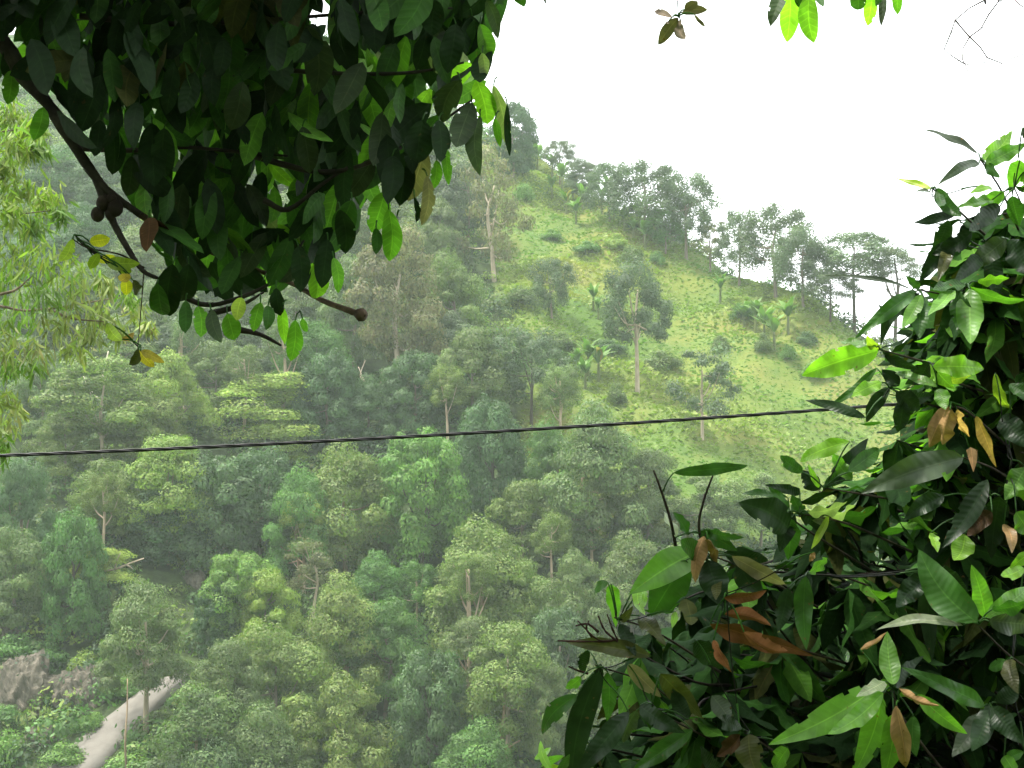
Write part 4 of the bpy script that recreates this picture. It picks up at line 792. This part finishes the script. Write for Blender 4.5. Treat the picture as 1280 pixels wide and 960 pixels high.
# sprigs let down from the branch above the frame
so([(848, 22, 826, 53, 16, 'GB', 10), (850, 24, 858, 50, 13, 'GB', 20), (840, 22, 817, 12, 9, 'GB', 30), (852, 16, 884, 12, 12, 'GB', 20), (868, 18, 881, 35, 5, 'GB', 40), (856, 12, 872, 2, 12, 'GB', 20), (836, 26, 824, 27, 3, 'GB', 40)], [(838, -95, 4.05), (845, -20, 4.0), (848, 22, 4.0)], (848, 20, 4.0), name='leaf_sprig', label='small grey withered sprig hanging in the sky', tr=.0025, mat=M_DRY)
so([(980, -12, 962, 29, 18, 'GG', 25), (988, -10, 984, 52, 25, 'LG', 8), (1012, -10, 1017, 54, 25, 'LG', 8), (1000, -15, 1000, 10, 14, 'MG'), (1025, -15, 1030, 12, 12, 'MG')], [(1000, -110, 4.05), (1000, -60, 4.0), (1000, -15, 4.0)], (1000, -16, 4.0), label='bright green sprig hanging from the top edge')
so([(1068, -20, 1072, 12, 20, 'MG', 10), (1092, -15, 1086, 29, 17, 'LG', 10), (1104, -15, 1101, 32, 10, 'GG', 20), (1120, -15, 1122, 18, 13, 'BG', 15), (1112, -20, 1094, 8, 12, 'MG')], [(1095, -130, 4.05), (1098, -70, 4.0), (1100, -20, 4.0)], (1100, -22, 4.0), label='green leaf tips hanging from the top edge right of the bright sprig')
so([(648, -20, 655, 8, 17, 'MG', 10), (680, -20, 683, 6, 4, 'DG', 30), (630, -20, 640, 0, 14, 'MG')], [(650, -78, 4.05), (655, -30, 4.0)], (652, -28, 4.0))
# the crown: drooping leaves through its whole volume (dark mass) with gaps
polyL = np.array([(-260, -420), (640, -420), (640, -30), (612, 40), (596, 95), (575, 110), (552, 150), (520, 200), (500, 240), (478, 245), (455, 260), (430, 290), (415, 320), (380, 330), (360, 350), (320, 365), (270, 370), (220, 350), (195, 330), (185, 265), (150, 215), (130, 160), (80, 120), (50, 95), (0, 105), (-260, 140)])
gaps = [(20, 48, 14), (0, 66, 6), (112, 55, 12), (196, 138, 9), (122, 185, 10), (253, 155, 6), (155, 140, 5), (415, 65, 18), (455, 82, 12), (535, 125, 16), (575, 78, 9), (405, 10, 16), (478, 225, 6), (235, 195, 8), (360, 240, 18), (310, 225, 10), (345, 275, 14), (450, 260, 6), (560, 160, 5)]
def hang(mb, n, poly, d0, d1, cols, pj, lpx=(44, 78), gapf=1.0):
    k = 0
    while k < n:
        u, v = RNG.uniform(-260, 640), RNG.uniform(-420, 380)
        l = RNG.uniform(*lpx); ang = RNG.normal(0, .5)
        ut, vt = u + l * math.sin(ang), v + l * math.cos(ang)
        um, vm = (u + ut) / 2, (v + vt) / 2
        if not in_poly(np.array([um, ut]), np.array([vm, vt - 12]), poly).all(): continue
        if any((um - a) ** 2 + ((vm - b) * .7) ** 2 < (r * gapf + 7) ** 2 for a, b, r in gaps): continue
        d = RNG.uniform(d0, d1); sc_ = 4.0
        b = P(u, v, d); t = P(ut, vt, d + RNG.normal(0, .05)); D = t - b; s = view_side(b, D, RNG.normal(0, .75))
        c = np.array(C[cols[RNG.integers(0, len(cols))]]) * RNG.uniform(.7, 1.2)
        leaves(mb, b[None], D[None], s[None], l / F * d * RNG.uniform(.36, .47), RNG.uniform(-.1, .12), .14, .05, c, 'oval', 8, 2); k += 1
mb = MB(); polyL[11] = (0, 112) if False else polyL[11]
hang(mb, 1700, polyL, 4.02, 4.4, ['DG', 'MG', 'DG', 'MG', 'MG', 'DG', 'BG', 'MG', 'GG'], 0); mb.build('outer_foliage', M_OVAL, oak)
front = np.array([(-260, -420), (520, -420), (520, 40), (380, 70), (300, 90), (200, 190), (150, 190), (120, 178), (88, 168), (60, 118), (30, 92), (0, 112), (-260, 150)])
mb = MB(); hang(mb, 560, front, 3.8, 3.97, ['DG', 'DG', 'DG', 'MG', 'DG', 'OL'], 0, (50, 84)); mb.build('front_foliage', M_OVAL, oak)
mb = MB(); hang(mb, 1900, polyL, 4.4, 5.6, ['DG', 'MG', 'DG', 'MG', 'DG', 'BG'], 0); mb.build('inner_foliage', M_OVAL, oak)
lit_tint = np.array([(330, 215), (420, 215), (430, 300), (390, 345), (330, 330)]); lit_tint2 = np.array([(420, 45), (590, 40), (590, 140), (430, 150)])  # patches where light through the crown is put into the leaf colour
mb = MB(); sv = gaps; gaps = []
hang(mb, 34, lit_tint, 4.25, 4.7, ['LG', 'BG', 'LG', 'PG'], 0, (36, 60)); hang(mb, 42, lit_tint2, 4.3, 4.8, ['LG', 'BG', 'BG', 'PG', 'MG'], 0, (34, 60)); gaps = sv
mb.build('lit_tint_foliage', M_OVAL, oak)['label'] = 'leaves coloured bright green as if catching the light'
# unseen crown overhead, added above and behind the photographer to shade the foreground
mb = MB(); n = 9000
px = RNG.uniform(-6.5, 3.6, n); py = RNG.uniform(-6.0, 4.6, n); pz = 52.0 + RNG.uniform(0, 2.2, n)
ok = (pz > CZ + .245 * np.maximum(py, 0) + .75); px, py, pz = px[ok], py[ok], pz[ok]; n = len(px)
el = RNG.uniform(-1.4, -.5, n); an = RNG.uniform(0, 6.28, n)
Dv = np.c_[np.cos(an) * np.cos(el), np.sin(an) * np.cos(el), np.sin(el)] * RNG.uniform(.13, .2, n)[:, None]
cols = np.array([C[('DG', 'MG', 'DG', 'BG')[q]] for q in RNG.integers(0, 4, n)])
leaves(mb, np.c_[px, py, pz], Dv, RNG.normal(size=(n, 3)), RNG.uniform(.07, .1, n), .08, .12, .05, cols, 'oval', 4, 1)
mb.build('overhead_shade_crown', M_OVAL, oak)
mb = MB()
for k in range(9):
    a = RNG.uniform(-1.6, 1.0); e = np.array([-2.4 + 3.6 * math.cos(a), 3.2 + 4.4 * math.sin(a) - 2, RNG.uniform(52.6, 53.4)]); s = OO + np.array([.1, .1, RNG.uniform(4.9, 6.2)])
    tube(mb, [s, (s + e) / 2 + np.array([0, 0, .25]), e], [.05, .035, .012], 7)
mb.build('overhead_branch', M_BARK, oak)

# ---- bare twigs in the top right corner
bt = thing('bare_twigs', 'thin bare zigzag twigs hanging into the top right corner', 'dead branch', P(1232, -260, 4.2))
BT = np.array(bt.location); mb = MB()
for pl, w in (([(1232, -260), (1238, -120), (1240, -30), (1231, 0), (1232, 5)], .006), ([(1231, 0), (1212, 10), (1194, 25), (1189, 40), (1180, 62), (1190, 70), (1204, 79), (1215, 82), (1232, 84)], .0028), ([(1240, -30), (1248, 2), (1236, 18), (1226, 36), (1212, 46), (1204, 60), (1203, 74), (1206, 80)], .0032), ([(1194, 25), (1203, 36), (1212, 46), (1226, 60), (1234, 72), (1252, 79), (1262, 74), (1290, 64)], .0032), ([(1206, 80), (1214, 100), (1224, 122), (1233, 142)], .0016), ([(1234, 72), (1232, 78), (1223, 78), (1224, 64)], .0022), ([(1252, 79), (1262, 92), (1271, 104)], .0014), ([(1248, 2), (1255, -4), (1258, 20)], .002), ([(1262, -6), (1275, 6), (1290, 16)], .0025), ([(1240, -30), (1262, -6), (1250, 2)], .003), ([(1226, 36), (1236, 30), (1246, 26)], .0014), ([(1231, 0), (1236, 18), (1211, 22)], .0016), ([(1194, 25), (1186, 30), (1184, 44)], .0011), ([(1212, 46), (1204, 44), (1200, 50)], .0011), ([(1234, 72), (1226, 70), (1222, 74)], .0011), ([(1252, 79), (1250, 88), (1240, 92)], .0010), ([(1189, 40), (1196, 44)], .001), ([(1203, 74), (1194, 78), (1190, 88)], .001)):
    tube(mb, [P(u, v, 4.2 + .03 * math.sin(u * .3)) for u, v in pl], np.linspace(w * .8, w * .45, len(pl)), 6, (2.4, 2.0, 2.2), sub=1, wob=.1)
mb.build('twig', M_BARK, bt)
# ---- yellow-green feathery tree behind, at the left edge
fe = thing('feathery_tree', 'sunlit yellow-green tree with fine drooping leaves along the left edge', 'tree', (-6.9, 16.5, float(H(-6.9, 16.5))))
FO = np.array(fe.location); mb = MB(); tk = MB()
tube(tk, [FO + (0, 0, -.4), FO + (.1, 0, 4), FO + (.0, .2, 8), FO + (.1, 0, 12.5), P(-170, 60, 16.5)], [.22, .2, .17, .12, .05], 9, (4, 3.8, 3.2))
cl = [(12, 140, 24), (38, 160, 20), (20, 178, 24), (45, 182, 14), (5, 205, 18), (22, 232, 30), (55, 246, 22), (10, 262, 28), (75, 262, 12), (40, 280, 20), (25, 312, 34), (62, 322, 30), (12, 350, 34), (95, 340, 24), (55, 365, 34), (98, 372, 30), (130, 352, 18), (25, 398, 30), (75, 402, 30), (125, 392, 26), (150, 410, 14), (170, 385, 14), (185, 404, 10), (115, 415, 14), (160, 366, 12), (8, 430, 26), (45, 432, 22), (92, 430, 20), (10, 455, 18), (6, 492, 20), (22, 505, 12), (8, 530, 18), (4, 555, 14), (40, 455, 16), (-30, 160, 40), (-40, 240, 45), (-40, 330, 50), (-40, 430, 50), (-30, 510, 40), (-100, 200, 60), (-110, 320, 70), (-100, 450, 60)]
for q, (u, v, r) in enumerate(cl):
    d = 16.5 + RNG.uniform(-.9, .9); c = P(u, v, d); rr = r / F * d; n = int((26 + 4.6 * r) * (1 if v < 290 else .55))
    base = np.array([.145, .195, .042]) if v < 345 else np.array([.16, .185, .062])
    if RNG.random() < .25: base = np.array([.10, .16, .035])
    o = RNG.normal(0, .45, (n, 3)) * rr * np.array([1, 1, .9]); B = c + o
    an = RNG.uniform(0, 6.28, n); el = RNG.uniform(-1.5, -.4, n)
    Dv = np.c_[np.cos(an) * np.cos(el), np.sin(an) * np.cos(el), np.sin(el)] * RNG.uniform(.10, .23, n)[:, None]
    leaves(mb, B, Dv, RNG.normal(size=(n, 3)), RNG.uniform(.017, .031, n), -.08, .1, 0, base * RNG.uniform(.65, 1.4, (n, 1)) * (1 + RNG.normal(0, .06, (n, 3))), 'thin', 4, 1)
    if 0 < u and v > 280: continue
    f = FO + np.array([0, 0, np.clip(c[2] - FO[2] - 1.0, 3, 13)])
    tube(tk, [f, f * .4 + c * .6 + np.array([0, 0, .25]), c], [.022, .010, .004], 5, (2.5, 2.4, 1.8), sub=3)
for pl in ([(-60, 380), (0, 383), (28, 388), (60, 386), (100, 380), (145, 372)], [(0, 368), (20, 362), (40, 345)], [(60, 386), (90, 398), (130, 402)]):
    tube(tk, [P(u, v, 16.5) for u, v in pl], np.linspace(.02, .006, len(pl)), 6, (5, 4.6, 4.2))
o = mb.build('foliage', M_MID, fe); o.color = (1, 1, 1, 1); tk.build('trunk', M_BARK, fe)
for r in (mango, oak, bt, fe): settle(r)

# ------------------------------------------------------------------ haze
bpy.ops.mesh.primitive_cube_add(size=1); hz = bpy.context.object; hz.name = 'haze'; hz.scale = (1216, 1216, 230); hz.location = (0, 0, -33 + 115)
m, nt, N, Lk = nmat('haze'); pv = N('ShaderNodeVolumePrincipled'); pv.inputs['Color'].default_value = (.82, .96, .87, 1); pv.inputs['Density'].default_value = .00027; pv.inputs['Anisotropy'].default_value = .0
out = N('ShaderNodeOutputMaterial'); Lk(pv.outputs[0], out.inputs['Volume']); hz.data.materials.append(m); tag(hz, 'thin pale haze over the valley', 'haze', kind='stuff')

# ------------------------------------------------------------------ light, sky, camera
sun_dir = unit(np.array([-.45, .12, 1.0]))
L = bpy.data.lights.new('sun', 'SUN'); L.energy = 4.2; L.angle = math.radians(8); L.color = (1, .96, .88)
lo = bpy.data.objects.new('sun', L); COL.objects.link(lo); lo.rotation_euler = Vector(sun_dir).to_track_quat('Z', 'Y').to_euler()
w = bpy.data.worlds.new('World'); sc.world = w; w.use_nodes = True; nt = w.node_tree; nt.nodes.clear()
sky = nt.nodes.new('ShaderNodeTexSky'); sky.sky_type = 'NISHITA'; sky.sun_disc = False; sky.sun_elevation = math.asin(sun_dir[2]); sky.sun_rotation = math.atan2(sun_dir[0], sun_dir[1]); sky.dust_density = 4; sky.air_density = 1
cloud = mixc(nt, .88, sky.outputs[0], (10.5, 10.8, 11.0))
bg = nt.nodes.new('ShaderNodeBackground'); bg.inputs[1].default_value = .12; nt.links.new(cloud, bg.inputs[0])
ow = nt.nodes.new('ShaderNodeOutputWorld'); nt.links.new(bg.outputs[0], ow.inputs[0])
cam = bpy.data.cameras.new('camera'); co = bpy.data.objects.new('camera', cam); COL.objects.link(co)
co.location = (0, 0, CZ); co.rotation_euler = (math.pi / 2, 0, 0); cam.sensor_width = 36; cam.lens = 36 * F / 1280; cam.clip_start = .05; cam.clip_end = 3000
sc.camera = co
sc.view_settings.view_transform = 'Standard'; sc.view_settings.look = 'None'; sc.view_settings.exposure = 1.6; sc.view_settings.gamma = 1
sc.cycles.use_denoising = True
sc.cycles.max_bounces = 6; sc.cycles.diffuse_bounces = 3; sc.cycles.transmission_bounces = 3; sc.cycles.volume_bounces = 1; sc.cycles.glossy_bounces = 2; sc.cycles.transparent_max_bounces = 8
